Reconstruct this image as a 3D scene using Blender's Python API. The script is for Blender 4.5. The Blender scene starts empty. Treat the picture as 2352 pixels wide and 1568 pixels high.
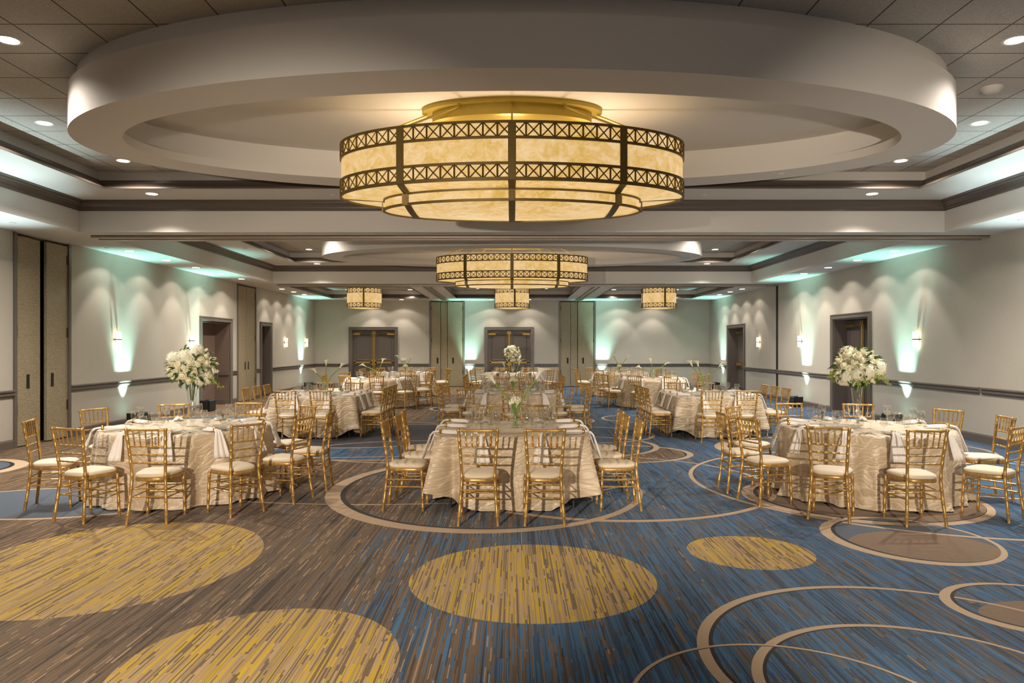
import bpy, math, random
from math import pi, sin, cos, radians
from mathutils import Vector, Matrix
random.seed(7)
S = bpy.context.scene
C = S.collection

# ------------------------------------------------------------------ camera, world, exposure
cam = bpy.data.cameras.new('camera'); camo = bpy.data.objects.new('camera', cam); C.objects.link(camo)
camo.location = (0, 0, 1.70); camo.rotation_euler = (pi/2, 0, 0)
cam.sensor_width = 36; cam.lens = 1650/2352*36; cam.shift_y = 11/2352; cam.clip_end = 200; cam.clip_start = .05
S.camera = camo
w = bpy.data.worlds.new('world'); S.world = w; w.use_nodes = True
w.node_tree.nodes['Background'].inputs[0].default_value = (.5, .45, .4, 1)
w.node_tree.nodes['Background'].inputs[1].default_value = .05
S.view_settings.view_transform = 'Standard'; S.view_settings.look = 'None'
S.view_settings.exposure = 1.10; S.view_settings.gamma = 1.0; S.view_settings.use_curve_mapping = False

WARM = (1, .885, .78); WARM2 = (1, .78, .56); TEAL = (.38, 1.0, .88); FLOOD = (1, .85, .68)
def spot(name, loc, target, power, angle, blend, col, radius=.05, parent=None):
    L = bpy.data.lights.new(name, 'SPOT'); L.energy = power; L.color = col
    L.spot_size = radians(angle); L.spot_blend = blend; L.shadow_soft_size = radius
    o = bpy.data.objects.new(name, L); C.objects.link(o); o.location = loc
    o.rotation_euler = (Vector(target)-Vector(loc)).to_track_quat('-Z', 'Y').to_euler()
    if parent: o.parent = parent
    return o
# the photographer's two lamps stand behind the camera and rake across the tables
spot('photo_or_fill_light', (-2.3, -.6, 2.0), (-1.6, 9, .35), 830, 60, .6, FLOOD, .045)
spot('photo_or_fill_light', (0, -1.6, 1.85), (0, 10, 4.4), 95, 84, .8, (1, .86, .74), .35)  # added soft fill to lift ring, beam and walls, not one of the two lamps
spot('photo_or_fill_light', (1.7, -1.2, 1.75), (5.7, 10, .4), 830, 60, .6, FLOOD, .045)

# ------------------------------------------------------------------ mesh helpers
class MB:
    def __init__(s): s.v = []; s.f = []; s.uv = None
    def box(s, x0, x1, y0, y1, z0, z1):
        n = len(s.v)
        s.v += [(x0,y0,z0),(x1,y0,z0),(x1,y1,z0),(x0,y1,z0),(x0,y0,z1),(x1,y0,z1),(x1,y1,z1),(x0,y1,z1)]
        s.f += [tuple(n+i for i in q) for q in ((0,3,2,1),(4,5,6,7),(0,1,5,4),(1,2,6,5),(2,3,7,6),(3,0,4,7))]
        return s
    def quad(s, *p):
        n = len(s.v); s.v += list(p); s.f.append(tuple(range(n, n+len(p)))); return s
    def loops(s, L, closed=True, cap0=False, cap1=False):
        n = len(s.v); m = len(L[0])
        for l in L: s.v += [tuple(p) for p in l]
        for i in range(len(L)-1):
            for j in range(m if closed else m-1):
                k = (j+1) % m
                s.f.append((n+i*m+j, n+i*m+k, n+(i+1)*m+k, n+(i+1)*m+j))
        if cap0: s.f.append(tuple(n+j for j in reversed(range(m))))
        if cap1: s.f.append(tuple(n+(len(L)-1)*m+j for j in range(m)))
        return s
    def tube(s, pts, rad, seg=8, cap=True):
        pts = [Vector(p) for p in pts]; L = []
        if not hasattr(rad, '__len__'): rad = [rad]*len(pts)
        ref = None
        for i, p in enumerate(pts):
            t = (pts[min(i+1, len(pts)-1)]-pts[max(i-1, 0)]).normalized()
            if ref is None:
                ref = Vector((0,0,1)) if abs(t.z) < .9 else Vector((1,0,0))
            a = ref - t*ref.dot(t)
            a.normalize(); b = t.cross(a); ref = a
            L.append([p+a*cos(2*pi*k/seg)*rad[i]+b*sin(2*pi*k/seg)*rad[i] for k in range(seg)])
        return s.loops(L, True, cap, cap)
    def bamboo(s, pts, r, nodes, seg=8, bump=1.3):
        """tube with raised rings at the given fractions of its length"""
        pts = [Vector(p) for p in pts]
        ln = [0]
        for i in range(1, len(pts)): ln.append(ln[-1]+(pts[i]-pts[i-1]).length)
        T = ln[-1]; ts = set([l/T for l in ln])
        e = .006/T
        for q in nodes: ts |= {q-1.6*e, q-e*.7, q+e*.7, q+1.6*e}
        ts = sorted(t for t in ts if 0 <= t <= 1); P = []; R = []
        for t in ts:
            d = t*T; i = 1
            while i < len(pts)-1 and ln[i] < d: i += 1
            u = (d-ln[i-1])/(ln[i]-ln[i-1]); P.append(pts[i-1].lerp(pts[i], min(1, max(0, u))))
            R.append(r*(bump if any(abs(t-q) <= e*.75 for q in nodes) else 1))
        return s.tube(P, R, seg)
    def lathe(s, prof, seg=16, cx=0, cy=0, cap0=False, cap1=False):
        return s.loops([[(cx+r*cos(2*pi*k/seg), cy+r*sin(2*pi*k/seg), z) for k in range(seg)] for r, z in prof], True, cap0, cap1)
    def build(s, name, m, parent=None, smooth=False, loc=None):
        me = bpy.data.meshes.new(name); me.from_pydata([tuple(v) for v in s.v], [], s.f)
        if s.uv:
            ul = me.uv_layers.new(name='UVMap')
            for i, uvs in enumerate(s.uv): ul.data[i].uv = uvs
        me.materials.append(m)
        if smooth is True:
            me.polygons.foreach_set('use_smooth', [True]*len(me.polygons))
        me.update()
        o = bpy.data.objects.new(name, me); C.objects.link(o)
        if smooth == 'auto': me.shade_auto = None if False else None
        if parent: o.parent = parent
        if loc: o.location = loc
        return o
def sm(o, ang=35):
    me = o.data
    me.polygons.foreach_set('use_smooth', [True]*len(me.polygons))
    import bmesh
    b = bmesh.new(); b.from_mesh(me)
    for e in b.edges:
        e.smooth = not (len(e.link_faces) == 2 and e.calc_face_angle(0) > radians(ang))
    b.to_mesh(me); b.free(); return o
def fixn(o):
    import bmesh
    b = bmesh.new(); b.from_mesh(o.data); bmesh.ops.recalc_face_normals(b, faces=b.faces); b.to_mesh(o.data); b.free(); return o
def empty(name, loc=(0,0,0), rz=0):
    o = bpy.data.objects.new(name, None); C.objects.link(o); o.location = loc; o.rotation_euler = (0,0,rz)
    o.empty_display_size = .1; return o
def tag(o, label, cat, group=None, kind=None):
    o['label'] = label; o['category'] = cat
    if group: o['group'] = group
    if kind: o['kind'] = kind
    return o
def struct(o, label=None):
    o['kind'] = 'structure'
    if label: o['label'] = label
    return o
KIDS = {}
def reg(root):
    """remember the hierarchy so that copying is quick"""
    kids = [c for c in C.objects if c.parent is root]
    KIDS[root.name] = [(k, reg(k)) for k in kids]
    return KIDS[root.name]
def copy_kids(lst, newparent):
    for k, sub in lst:
        c = k.copy(); C.objects.link(c); c.parent = newparent
        copy_kids(sub, c)
def dup(root, tree, loc, rz, label, cat, group):
    o = root.copy(); C.objects.link(o); o.location = loc; o.rotation_euler = (0,0,rz)
    tag(o, label, cat, group); copy_kids(tree, o); return o

# ------------------------------------------------------------------ materials
class NT:
    def __init__(s, name):
        s.m = bpy.data.materials.new(name); s.m.use_nodes = True; s.t = s.m.node_tree; s.n = s.t.nodes
        s.b = s.n['Principled BSDF']; s.out = s.n['Material Output']
    def new(s, typ, ins=None, **kw):
        x = s.n.new(typ)
        for k, v in kw.items(): setattr(x, k, v)
        for k, v in (ins or {}).items(): s.set(x.inputs[k], v)
        return x
    def set(s, inp, v):
        if hasattr(v, 'is_linked') or hasattr(v, 'links'): s.t.links.new(v, inp)
        else: inp.default_value = v
    def m2(s, op, a, b=0.0, c=None):
        x = s.n.new('ShaderNodeMath'); x.operation = op; s.set(x.inputs[0], a); s.set(x.inputs[1], b)
        if c is not None: s.set(x.inputs[2], c)
        return x.outputs[0]
    def vm(s, op, a, b=None):
        x = s.n.new('ShaderNodeVectorMath'); x.operation = op; s.set(x.inputs[0], a)
        if b is not None: s.set(x.inputs[1], b)
        return x
    def mix(s, fac, a, b, blend='MIX'):
        x = s.n.new('ShaderNodeMix'); x.data_type = 'RGBA'; x.blend_type = blend
        s.set(x.inputs[0], fac); s.set(x.inputs[6], a); s.set(x.inputs[7], b); return x.outputs[2]
    def ramp(s, fac, stops, interp='LINEAR'):
        x = s.n.new('ShaderNodeValToRGB'); cr = x.color_ramp; cr.interpolation = interp
        while len(cr.elements) < len(stops): cr.elements.new(.5)
        for e, (p, c) in zip(cr.elements, stops): e.position = p; e.color = (*c, 1)
        s.set(x.inputs[0], fac); return x.outputs[0]
    def co(s, which='Object'): return s.new('ShaderNodeTexCoord').outputs[which]
    def noise(s, vec, scale, detail=2, rough=.5, out=0, dist=0):
        return s.new('ShaderNodeTexNoise', {'Vector': vec, 'Scale': scale, 'Detail': detail, 'Roughness': rough, 'Distortion': dist}).outputs[out]
    def bump(s, h, strength=.3, dist=.01):
        b = s.new('ShaderNodeBump', {'Height': h, 'Strength': strength, 'Distance': dist}); s.t.links.new(b.outputs[0], s.b.inputs['Normal'])
    def P(s, **kw):
        for k, v in kw.items(): s.set(s.b.inputs[k.replace('_', ' ')], v)
        return s
def c4(c): return (*c, 1)
def simple(name, col, rough=.5, metal=0, nscale=None, namt=.12, bump=0, spec=None):
    t = NT(name); v = t.co()
    if nscale:
        n = t.noise(v, nscale, 3)
        f = t.m2('MULTIPLY_ADD', n, namt*2, 1-namt)
        t.P(Base_Color=t.mix(1, c4(col), f, 'MULTIPLY'))
        if bump: t.bump(n, bump, .004)
    else: t.P(Base_Color=c4(col))
    t.P(Roughness=rough, Metallic=metal)
    if spec is not None: t.P(**{'Specular_IOR_Level': spec})
    return t.m
def mat_wall():
    t = NT('linen_wallcovering'); v = t.co()
    h = t.noise(t.vm('MULTIPLY', v, (20, 20, 260)).outputs[0], 1, 2); g = t.noise(t.vm('MULTIPLY', v, (200, 200, 9)).outputs[0], 1, 2)
    s_ = t.m2('ADD', h, g); big = t.noise(v, 1.3, 2)
    t.P(Base_Color=t.ramp(t.m2('MULTIPLY_ADD', s_, .4, t.m2('MULTIPLY', big, .2)), [(.3, (.42, .395, .335)), (.7, (.55, .52, .45))]), Roughness=.75)
    t.bump(s_, .25, .003); return t.m
def mat_tile():
    t = NT('acoustic_ceiling_tile'); v = t.co(); sx = t.new('ShaderNodeSeparateXYZ', {0: v})
    def grid(a, off):
        q = t.m2('FRACT', t.m2('DIVIDE', t.m2('ADD', a, off), .61)); return t.m2('GREATER_THAN', t.m2('ABSOLUTE', t.m2('SUBTRACT', q, .5)), .4885)
    g = t.m2('MAXIMUM', grid(sx.outputs[0], 61), grid(sx.outputs[1], 61-.037))
    n = t.noise(v, 130, 3); sp = t.new('ShaderNodeTexVoronoi', {'Vector': v, 'Scale': 260.0}).outputs[0]
    base = t.ramp(n, [(.35, (.40, .37, .33)), (.6, (.56, .53, .48))])
    t.P(Base_Color=t.mix(g, base, (.10, .085, .07, 1)), Roughness=.9)
    t.bump(t.m2('SUBTRACT', t.m2('MULTIPLY', n, .3), t.m2('MULTIPLY', g, 2)), .6, .006); return t.m
def mat_partition():
    t = NT('woven_partition_vinyl'); v = t.co()
    a = t.new('ShaderNodeTexWave', {'Vector': v, 'Scale': 9.0, 'Distortion': 9.0, 'Detail': 3.0, 'Detail Scale': 3.0}, bands_direction='Z').outputs[1]
    n = t.noise(t.vm('MULTIPLY', v, (40, 40, 110)).outputs[0], 1, 3)
    h = t.m2('ADD', t.m2('MULTIPLY', a, .5), n)
    t.P(Base_Color=t.ramp(h, [(.4, (.24, .20, .125)), (1.0, (.40, .34, .225))]), Roughness=.6); t.bump(h, .5, .008); return t.m
def mat_gold():
    t = NT('gold_lacquered_wood'); v = t.co(); n = t.noise(t.vm('MULTIPLY', v, (60, 60, 6)).outputs[0], 1, 3)
    t.P(Base_Color=t.ramp(n, [(.3, (.44, .255, .07)), (.7, (.66, .42, .145))]), Roughness=.36, Metallic=.5); t.bump(n, .12, .002); return t.m
def mat_cloth():
    t = NT('champagne_crinkle_satin'); v = t.co('UV')
    d = t.noise(v, 3.2, 2, .5, 1)
    wv = t.vm('ADD', v, t.vm('MULTIPLY', d, (.55, .42, 0)).outputs[0]).outputs[0]
    a = t.new('ShaderNodeTexWave', {'Vector': wv, 'Scale': 6.4, 'Distortion': 1.0, 'Detail': 1.0}, bands_direction='Y').outputs[1]
    a2 = t.new('ShaderNodeTexWave', {'Vector': wv, 'Scale': 3.3, 'Distortion': 3.0, 'Detail': 1.0}, bands_direction='DIAGONAL').outputs[1]
    h = t.m2('ADD', t.m2('MULTIPLY', t.m2('POWER', a, 6), .8), t.m2('POWER', a2, 8))
    fine = t.noise(v, 70, 2)
    t.P(Base_Color=t.ramp(t.m2('MULTIPLY_ADD', fine, .2, t.m2('MULTIPLY', h, .5)), [(.0, (.55, .425, .275)), (.6, (.77, .64, .46))]),
        Roughness=.40, **{'Sheen_Weight': .3, 'Specular_IOR_Level': .6})
    t.bump(t.m2('ADD', h, t.m2('MULTIPLY', fine, .12)), .55, .011); return t.m
def mat_glass(name='clear_glass', tint=(.985, .992, .99), ior=1.45):
    t = NT(name); t.n.remove(t.b)
    fr = t.new('ShaderNodeLayerWeight', {'Blend': .22}); tr = t.new('ShaderNodeBsdfTransparent', {'Color': c4(tint)})
    gl = t.new('ShaderNodeBsdfGlossy', {'Roughness': .03, 'Color': (1, 1, 1, 1)})
    f = t.m2('MINIMUM', t.m2('MULTIPLY_ADD', t.m2('POWER', fr.outputs[1], 2.6), 1.15, .085), .93)
    mx = t.new('ShaderNodeMixShader', {0: f, 1: tr.outputs[0], 2: gl.outputs[0]}); t.t.links.new(mx.outputs[0], t.out.inputs[0]); return t.m
def mat_shade():
    t = NT('lit_marbled_art_glass'); v = t.co()
    d = t.noise(v, 2.6, 3, .55, 1); wv = t.vm('ADD', v, t.vm('MULTIPLY', d, (1.6, 1.6, 1.2)).outputs[0]).outputs[0]
    n = t.noise(wv, 5.0, 5, .7); big = t.noise(v, .9, 1)
    c = t.ramp(t.m2('MULTIPLY_ADD', n, .8, t.m2('MULTIPLY', big, .25)), [(.34, (.62, .38, .05)), (.46, (.80, .50, .16)), (.56, (.88, .60, .28)), (.72, (.98, .74, .42))])
    t.P(Base_Color=(.12, .09, .05, 1), Roughness=.3, **{'Emission_Color': c, 'Emission_Strength': .41}); return t.m
def emis(name, col, st):
    t = NT(name); t.P(Base_Color=(.8, .8, .8, 1), **{'Emission_Color': c4(col), 'Emission_Strength': st}); return t.m

def mat_carpet():
    t = NT('patterned_broadloom_carpet'); v = t.co(); sp = t.new('ShaderNodeSeparateXYZ', {0: v}); X, Y = sp.outputs[0], sp.outputs[1]
    wob = t.noise(t.vm('MULTIPLY', v, (14, .22, 0)).outputs[0], 1, 2)
    xs = t.m2('MULTIPLY_ADD', wob, 5.0, t.m2('MULTIPLY', X, 105.0)); cell = t.m2('FLOOR', xs)
    r1 = t.new('ShaderNodeTexWhiteNoise', {'W': cell}, noise_dimensions='1D').outputs[0]
    seg = t.m2('FLOOR', t.m2('MULTIPLY_ADD', Y, 1.0, t.m2('MULTIPLY', r1, 31.0)))
    cb = t.new('ShaderNodeCombineXYZ', {0: cell, 1: seg})
    w2 = t.new('ShaderNodeTexWhiteNoise', {'Vector': cb.outputs[0]}, noise_dimensions='3D'); r2 = w2.outputs[0]
    sc = t.new('ShaderNodeSeparateXYZ', {0: w2.outputs[1]}); r3 = sc.outputs[1]
    cq = t.new('ShaderNodeCombineXYZ', {0: t.m2('MULTIPLY', cell, .12), 1: t.m2('MULTIPLY', Y, .55)})
    low = t.noise(cq.outputs[0], 1, 3, .6)
    pin = t.m2('MULTIPLY', t.m2('LESS_THAN', t.m2('FRACT', xs), .30), t.m2('GREATER_THAN', sc.outputs[2], .62))
    val = t.m2('ADD', t.m2('MULTIPLY', r2, .42), t.m2('MULTIPLY_ADD', low, 1.15, -.28))
    D, B1, B2, T = (.034, .021, .012), (.080, .050, .028), (.145, .094, .054), (.33, .225, .135)
    brown = t.ramp(val, [(0, D), (.27, B1), (.42, B2), (.56, (.125, .085, .055)), (.66, T), (.70, B2), (.80, (.25, .15, .05)), (.84, B1), (.92, T)], 'CONSTANT')
    blue = t.ramp(val, [(0, (.008, .020, .045)), (.26, (.016, .058, .125)), (.40, (.030, .105, .215)), (.53, (.09, .068, .05)), (.60, (.045, .13, .26)), (.70, (.15, .105, .068)), (.76, (.016, .045, .09)), (.86, (.32, .22, .14)), (.92, (.028, .09, .19))], 'CONSTANT')
    yel = t.ramp(val, [(0, (.15, .10, .05)), (.30, (.37, .25, .115)), (.46, (.50, .33, .018)), (.56, (.42, .29, .14)), (.65, (.15, .10, .055)), (.72, (.55, .37, .016)), (.80, (.17, .115, .06)), (.88, (.45, .31, .14))], 'CONSTANT')
    pat = t.noise(t.vm('MULTIPLY', v, (.42, .30, 0)).outputs[0], 1, 2, .5)
    m = t.m2('ADD', t.m2('MULTIPLY_ADD', X, .24, .64), t.m2('MULTIPLY_ADD', pat, 1.6, -.8))
    m = t.m2('GREATER_THAN', t.m2('MULTIPLY_ADD', r3, .7, t.m2('SUBTRACT', m, .35)), .5)
    col = t.mix(m, brown, blue)
    col = t.mix(t.m2('MULTIPLY', pin, .7), col, (.02, .014, .010, 1)); yel = t.mix(t.m2('MULTIPLY', pin, .75), yel, (.10, .065, .035, 1))
    fine = t.noise(v, 240, 2)
    sl = t.mix(t.noise(v, 40, 3), (.055, .075, .105, 1), (.095, .12, .155, 1))
    nv = t.mix(t.noise(v, 50, 3), (.035, .035, .05, 1), (.06, .06, .08, 1))
    bf = t.mix(t.noise(t.vm('MULTIPLY', v, (12, 90, 0)).outputs[0], 1, 3), (.13, .088, .058, 1), (.24, .17, .115, 1))
    fills = {'slate': sl, 'navy': nv, 'brown': bf, 'blue': blue, 'yellow': yel, 'brownstripe': brown}
    def inside(cx, cy, a, b):
        d = t.vm('LENGTH', t.vm('MULTIPLY', t.vm('SUBTRACT', v, (cx, cy, 0)).outputs[0], (1/a, 1/b, 0)).outputs[0]).outputs['Value']
        return t.m2('LESS_THAN', d, 1.0)
    discs = [(.15, 5.28, .90, .88), (-1.35, 3.83, .74, .83), (-3.17, 5.70, 1.12, 1.25), (1.97, 5.95, .51, .49), (-6.3, 19.0, .5, .9)]
    cream = (.45, .335, .225, 1); dark = (.018, .016, .016, 1)
    # cx, cy, a, b, mean band width, (shift of the inner edge), fill
    rings = [(-5.0, 7.85, 1.35, .82, .05, (0, .01), 'slate'), (-7.8, 9.9, .95, .95, .13, (-.05, 0), 'slate'),
             (-7.0, 16.6, 1.3, 1.0, .06, (0, 0), 'slate'), (-5.3, 12.3, 1.5, 1.1, .05, (0, 0), None),
             (-2.3, 13.2, 2.7, 2.5, .06, (0, 0), 'blue'), (-2.9, 14.1, 2.2, 2.1, .06, (0, 0), 'navy'), (-1.6, 11.7, 1.8, 1.25, .055, (0, 0), None),
             (-1.6, 9.4, 3.2, 1.7, .045, (0, 0), None),
             (1.15, 9.05, 2.05, 2.1, .07, (.02, .02), 'blue'), (-.32, 8.68, 1.86, 2.15, .115, (.05, .03), None),
             (1.55, 11.45, 1.32, 1.0, .07, (-.03, 0), 'brownstripe'), (1.1, 12.3, 1.4, 1.3, .07, (-.03, 0), 'blue'), (1.4, 13.9, 1.35, 1.3, .07, (0, 0), None),
             (2.95, 16.9, .85, .9, .06, (.02, 0), 'blue'), (-1.3, 19.6, .95, 1.0, .07, (.02, 0), 'blue'), (-1.2, 26.4, .8, .9, .08, (0, 0), 'slate'), (.3, 16.5, 1.6, 1.2, .06, (0, 0), None),
             (5.6, 11.9, 2.2, 1.7, .14, (.08, 0), 'slate'), (3.9, 8.05, 1.27, 1.25, .10, (.04, .02), 'brown'), (6.3, 9.4, 1.9, 1.5, .06, (0, 0), None),
             (5.0, 8.95, 2.72, 2.72, .055, (0, 0), None), (3.5, 6.36, .70, .80, .07, (.035, .01), 'slate'), (3.5, 6.1, .60, .50, .0, (0, 0), 'brown'),
             (2.3, 3.85, 1.27, 1.25, .045, (.022, 0), None), (2.1, 3.52, .88, .88, .04, (.018, 0), None), (1.33, 3.33, .78, .78, .022, (0, 0), None),
             (3.4, 4.67, .55, .50, .05, (.025, .01), 'blue'), (3.42, 4.5, .46, .30, 0, (0, 0), 'brown'),
             (6.4, 20.5, 1.5, 1.4, .07, (0, 0), None), (4.6, 24.0, 1.8, 1.3, .07, (0, 0), 'slate'), (-4.4, 23.4, 1.8, 1.3, .07, (0, 0), 'slate')]
    for cx, cy, a, b in discs: col = t.mix(inside(cx, cy, a, b), col, yel)
    for cx, cy, a, b, wd, (ox, oy), fill in rings:
        if fill: col = t.mix(inside(cx, cy, a, b), col, fills[fill])
    for cx, cy, a, b, wd, (ox, oy), fill in rings:
        if wd <= 0: continue
        o_ = inside(cx, cy, a, b); i_ = inside(cx+ox, cy+oy, a-wd, b-wd); k_ = inside(cx+ox*1.6, cy+oy*1.6-.004, a-wd*1.22, b-wd*1.22)
        col = t.mix(t.m2('SUBTRACT', i_, t.m2('MULTIPLY', i_, k_)), col, dark)
        col = t.mix(t.m2('SUBTRACT', o_, t.m2('MULTIPLY', i_, o_)), col, cream)
    col = t.mix(1, col, t.m2('MULTIPLY_ADD', fine, .6, .85), 'MULTIPLY')
    t.P(Base_Color=col, Roughness=.95, **{'Specular_IOR_Level': .15, 'Sheen_Weight': .1}); t.bump(fine, .35, .004); return t.m

M = dict(
    wall=mat_wall(), tile=mat_tile(), carpet=mat_carpet(), partition=mat_partition(), gold=mat_gold(), cloth=mat_cloth(), glass=mat_glass(),
    shade=mat_shade(), paint=simple('ceiling_paint', (.66, .635, .60), .85, 0, 90, .04, .05),
    trim=simple('taupe_trim_paint', (.135, .115, .10), .32, 0, 60, .06), crown=simple('umber_crown_paint', (.115, .092, .075), .30, 0, 60, .06),
    doorm=simple('taupe_door_paint', (.105, .085, .073), .38, 0, 40, .08), alcove=simple('brown_alcove_paint', (.16, .11, .085), .5, 0, 20, .1),
    track=simple('anodised_track', (.38, .31, .25), .35, .5, 12, .15), dark=simple('black_gap', (.012, .010, .008), .7),
    cushion=simple('cream_cushion_fabric', (.80, .70, .54), .65, 0, 70, .05, .15), napkin=simple('white_napkin_cotton', (.86, .82, .78), .75, 0, 120, .04, .1),
    brass=simple('satin_brass', (.42, .28, .085), .42, .8, 40, .1), ring=simple('gold_ring_metal', (.85, .52, .12), .2, 1, 30, .05), steel=simple('polished_cutlery_steel', (.62, .58, .52), .16, 1),
    bronze=simple('olive_bronze_paint', (.155, .105, .03), .42, .45, 30, .1), canopy=simple('antique_brass_paint', (.40, .30, .055), .42, .5, 25, .08),
    black=simple('black_plastic', (.010, .010, .011), .4, 0, 60, .1), white=simple('white_plastic', (.65, .62, .57), .5, 0, 60, .03),
    leg=simple('grey_steel_leg', (.12, .12, .12), .4, .8), wood=simple('plywood_table_top', (.45, .33, .2), .6, 0, 15, .15),
    petal=simple('ivory_petals', (.90, .87, .66), .6, 0, 40, .06), petal2=simple('white_hydrangea_petals', (.88, .87, .72), .65, 0, 60, .07),
    leaf=simple('dark_green_leaves', (.055, .115, .03), .45, 0, 20, .25), leaf2=simple('lime_green_leaves', (.36, .45, .07), .5, 0, 20, .25),
    stem=simple('calla_stem_green', (.20, .34, .05), .4, 0, 25, .15), calla=simple('calla_white', (.90, .90, .74), .4, 0, 30, .04), spadix=simple('calla_yellow_spadix', (.85, .62, .06), .6),
    lens=emis('lit_downlight_lens', (1, .86, .68), 5.5), sconce=emis('lit_sconce_glass', (1, .76, .45), 2.2), led=emis('lit_led_lens', (.5, 1, .9), 6), metal=simple('sconce_bronze', (.10, .07, .035), .4, .7))

# ------------------------------------------------------------------ room shell
WX, YF, YB = 8.29, 30.2, -6.0; ZS = 3.62
o = MB().box(-WX-1, WX+1, YB, YF+1, -.2, 0).build('floor', M['carpet']); struct(o, 'patterned carpet with brown and blue stripes, cream rings and yellow discs')
def wall_run(name, side, openings, a, b, rot, origin, z1=ZS+.9):
    """local x along the wall, local y into the wall; openings (x0,x1,top)"""
    mb = MB(); x = a
    for x0, x1, top in sorted(openings):
        mb.box(x, x0, 0, .7, 0, z1)
        if top < z1: mb.box(x0, x1, 0, .7, top, z1)
        x = x1
    mb.box(x, b, 0, .7, 0, z1)
    o = mb.build(name, M['wall']); o.rotation_euler = (0, 0, rot); o.location = origin
    return struct(o)
FRL, FRR, FRF = (pi/2, (-WX, 0, 0)), (-pi/2, (WX, 0, 0)), (0, (0, YF, 0))
DT = 2.38
# openings: left wall local x = world y ; right wall local x = -world y
L_open = [(11.95, 13.45, 3.60), (19.17, 21.10, DT), (21.66, 23.22, 3.60), (23.74, 24.62, DT)]
R_open = [(-18.50, -16.68, DT), (-27.48, -25.65, DT)]
F_open = [(-6.73, -4.92, DT), (-3.46, -2.00, 3.60), (-1.03, .79, DT), (1.98, 3.50, 3.60)]
struct(wall_run('wall_left', 'left', L_open, YB, YF+.7, *FRL), 'linen-textured taupe side wall on the left')
struct(wall_run('wall_right', 'right', R_open, -YF-.7, -YB, *FRR), 'linen-textured taupe side wall on the right')
struct(wall_run('wall_far', 'far', F_open, -WX, WX, *FRF), 'linen-textured taupe end wall')
struct(MB().box(-WX-.7, WX+.7, YB-.3, YB, 0, 4.6).build('wall_rear', M['wall']))
NTR = [0]
def trim(mb, mat, rot=0, origin=(0,0,0), label=None, smooth=False):
    NTR[0] += 1; o = mb.build('trim_%d' % NTR[0], mat); o.rotation_euler = (0, 0, rot); o.location = origin
    if smooth: sm(o, 40)
    return struct(o, label)
RAILP = [(0, .855), (-.022, .855), (-.03, .875), (-.045, .885), (-.045, .905), (-.032, .915), (-.032, .93), (-.055, .945), (-.055, .965), (-.03, .975), (0, .975)]
BASEP = [(0, 0), (-.022, 0), (-.022, .125), (-.012, .15), (0, .155)]
def run_profile(prof, x0, x1):
    return MB().loops([[(x, y, z) for y, z in prof] for x in (x0, x1)], True, True, True)
def solids(openings, a, b, casing=.14, cuts=()):
    xs = []; x = a
    ev = sorted([(p-(casing if t < 3 else .02), q+(casing if t < 3 else .02)) for p, q, t in openings] + [(c-.035, c+.035) for c in cuts])
    for p, q in ev:
        if p-x > .03: xs.append((x, p))
        x = q
    xs.append((x, b)); return xs
for (rot, org), op, a, b, cuts in ((FRL, L_open, YB, YF, ()), (FRR, R_open, -YF, -YB, (-12.68, -22.45)), (FRF, F_open, -WX, WX, ())):
    for x0, x1 in solids(op, a, b, cuts=cuts):
        trim(run_profile(RAILP, x0, x1), M['trim'], rot, org, 'dark taupe moulded chair rail')
    for x0, x1 in solids(op, a, b, cuts=cuts[1:] if cuts else ()):
        o = trim(run_profile(BASEP, x0, x1), M['trim'], rot, org, 'dark taupe baseboard')
        o.name = 'baseboard_' + {FRL: 'left', FRR: 'right', FRF: 'far'}[(rot, org)]
# slot where the folding partition closes on the right wall
trim(MB().box(-22.52, -22.38, -.014, .0, 0, ZS), M['dark'], *FRR, 'dark vertical partition slot on the right wall')

# ------------------------------------------------------------------ ceilings
def rect_loop(cx, cy, hx, hy, z): return [(cx-hx, cy-hy, z), (cx+hx, cy-hy, z), (cx+hx, cy+hy, z), (cx-hx, cy+hy, z)]
def rect_sweep(cx, cy, hx, hy, prof): return MB().loops([rect_loop(cx, cy, hx+d, hy+d, z) for d, z in prof])
soff = MB()
BAYS = [(7.75, 4.34), (17.5, 4.36)]
def soffit(x0, x1, y0, y1): soff.quad((x0, y0, ZS), (x0, y1, ZS), (x1, y1, ZS), (x1, y0, ZS))
HX = 7.28
yprev = YB
for yc, hy in BAYS:
    soffit(-WX, WX, yprev, yc-hy); soffit(-WX, -HX, yc-hy, yc+hy); soffit(HX, WX, yc-hy, yc+hy); yprev = yc+hy
Y0, Y1 = 23.1, 28.5
soffit(-WX, WX, yprev, Y0); soffit(-WX, WX, Y1, YF)
xs = [-WX, -7.17, -3.28, -2.23, 2.23, 3.28, 7.17, WX]
for i in (0, 2, 4, 6): soffit(xs[i], xs[i+1], Y0, Y1)
struct(soff.build('ceiling', M['paint']), 'painted soffits and beams around the raised trays')
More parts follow.
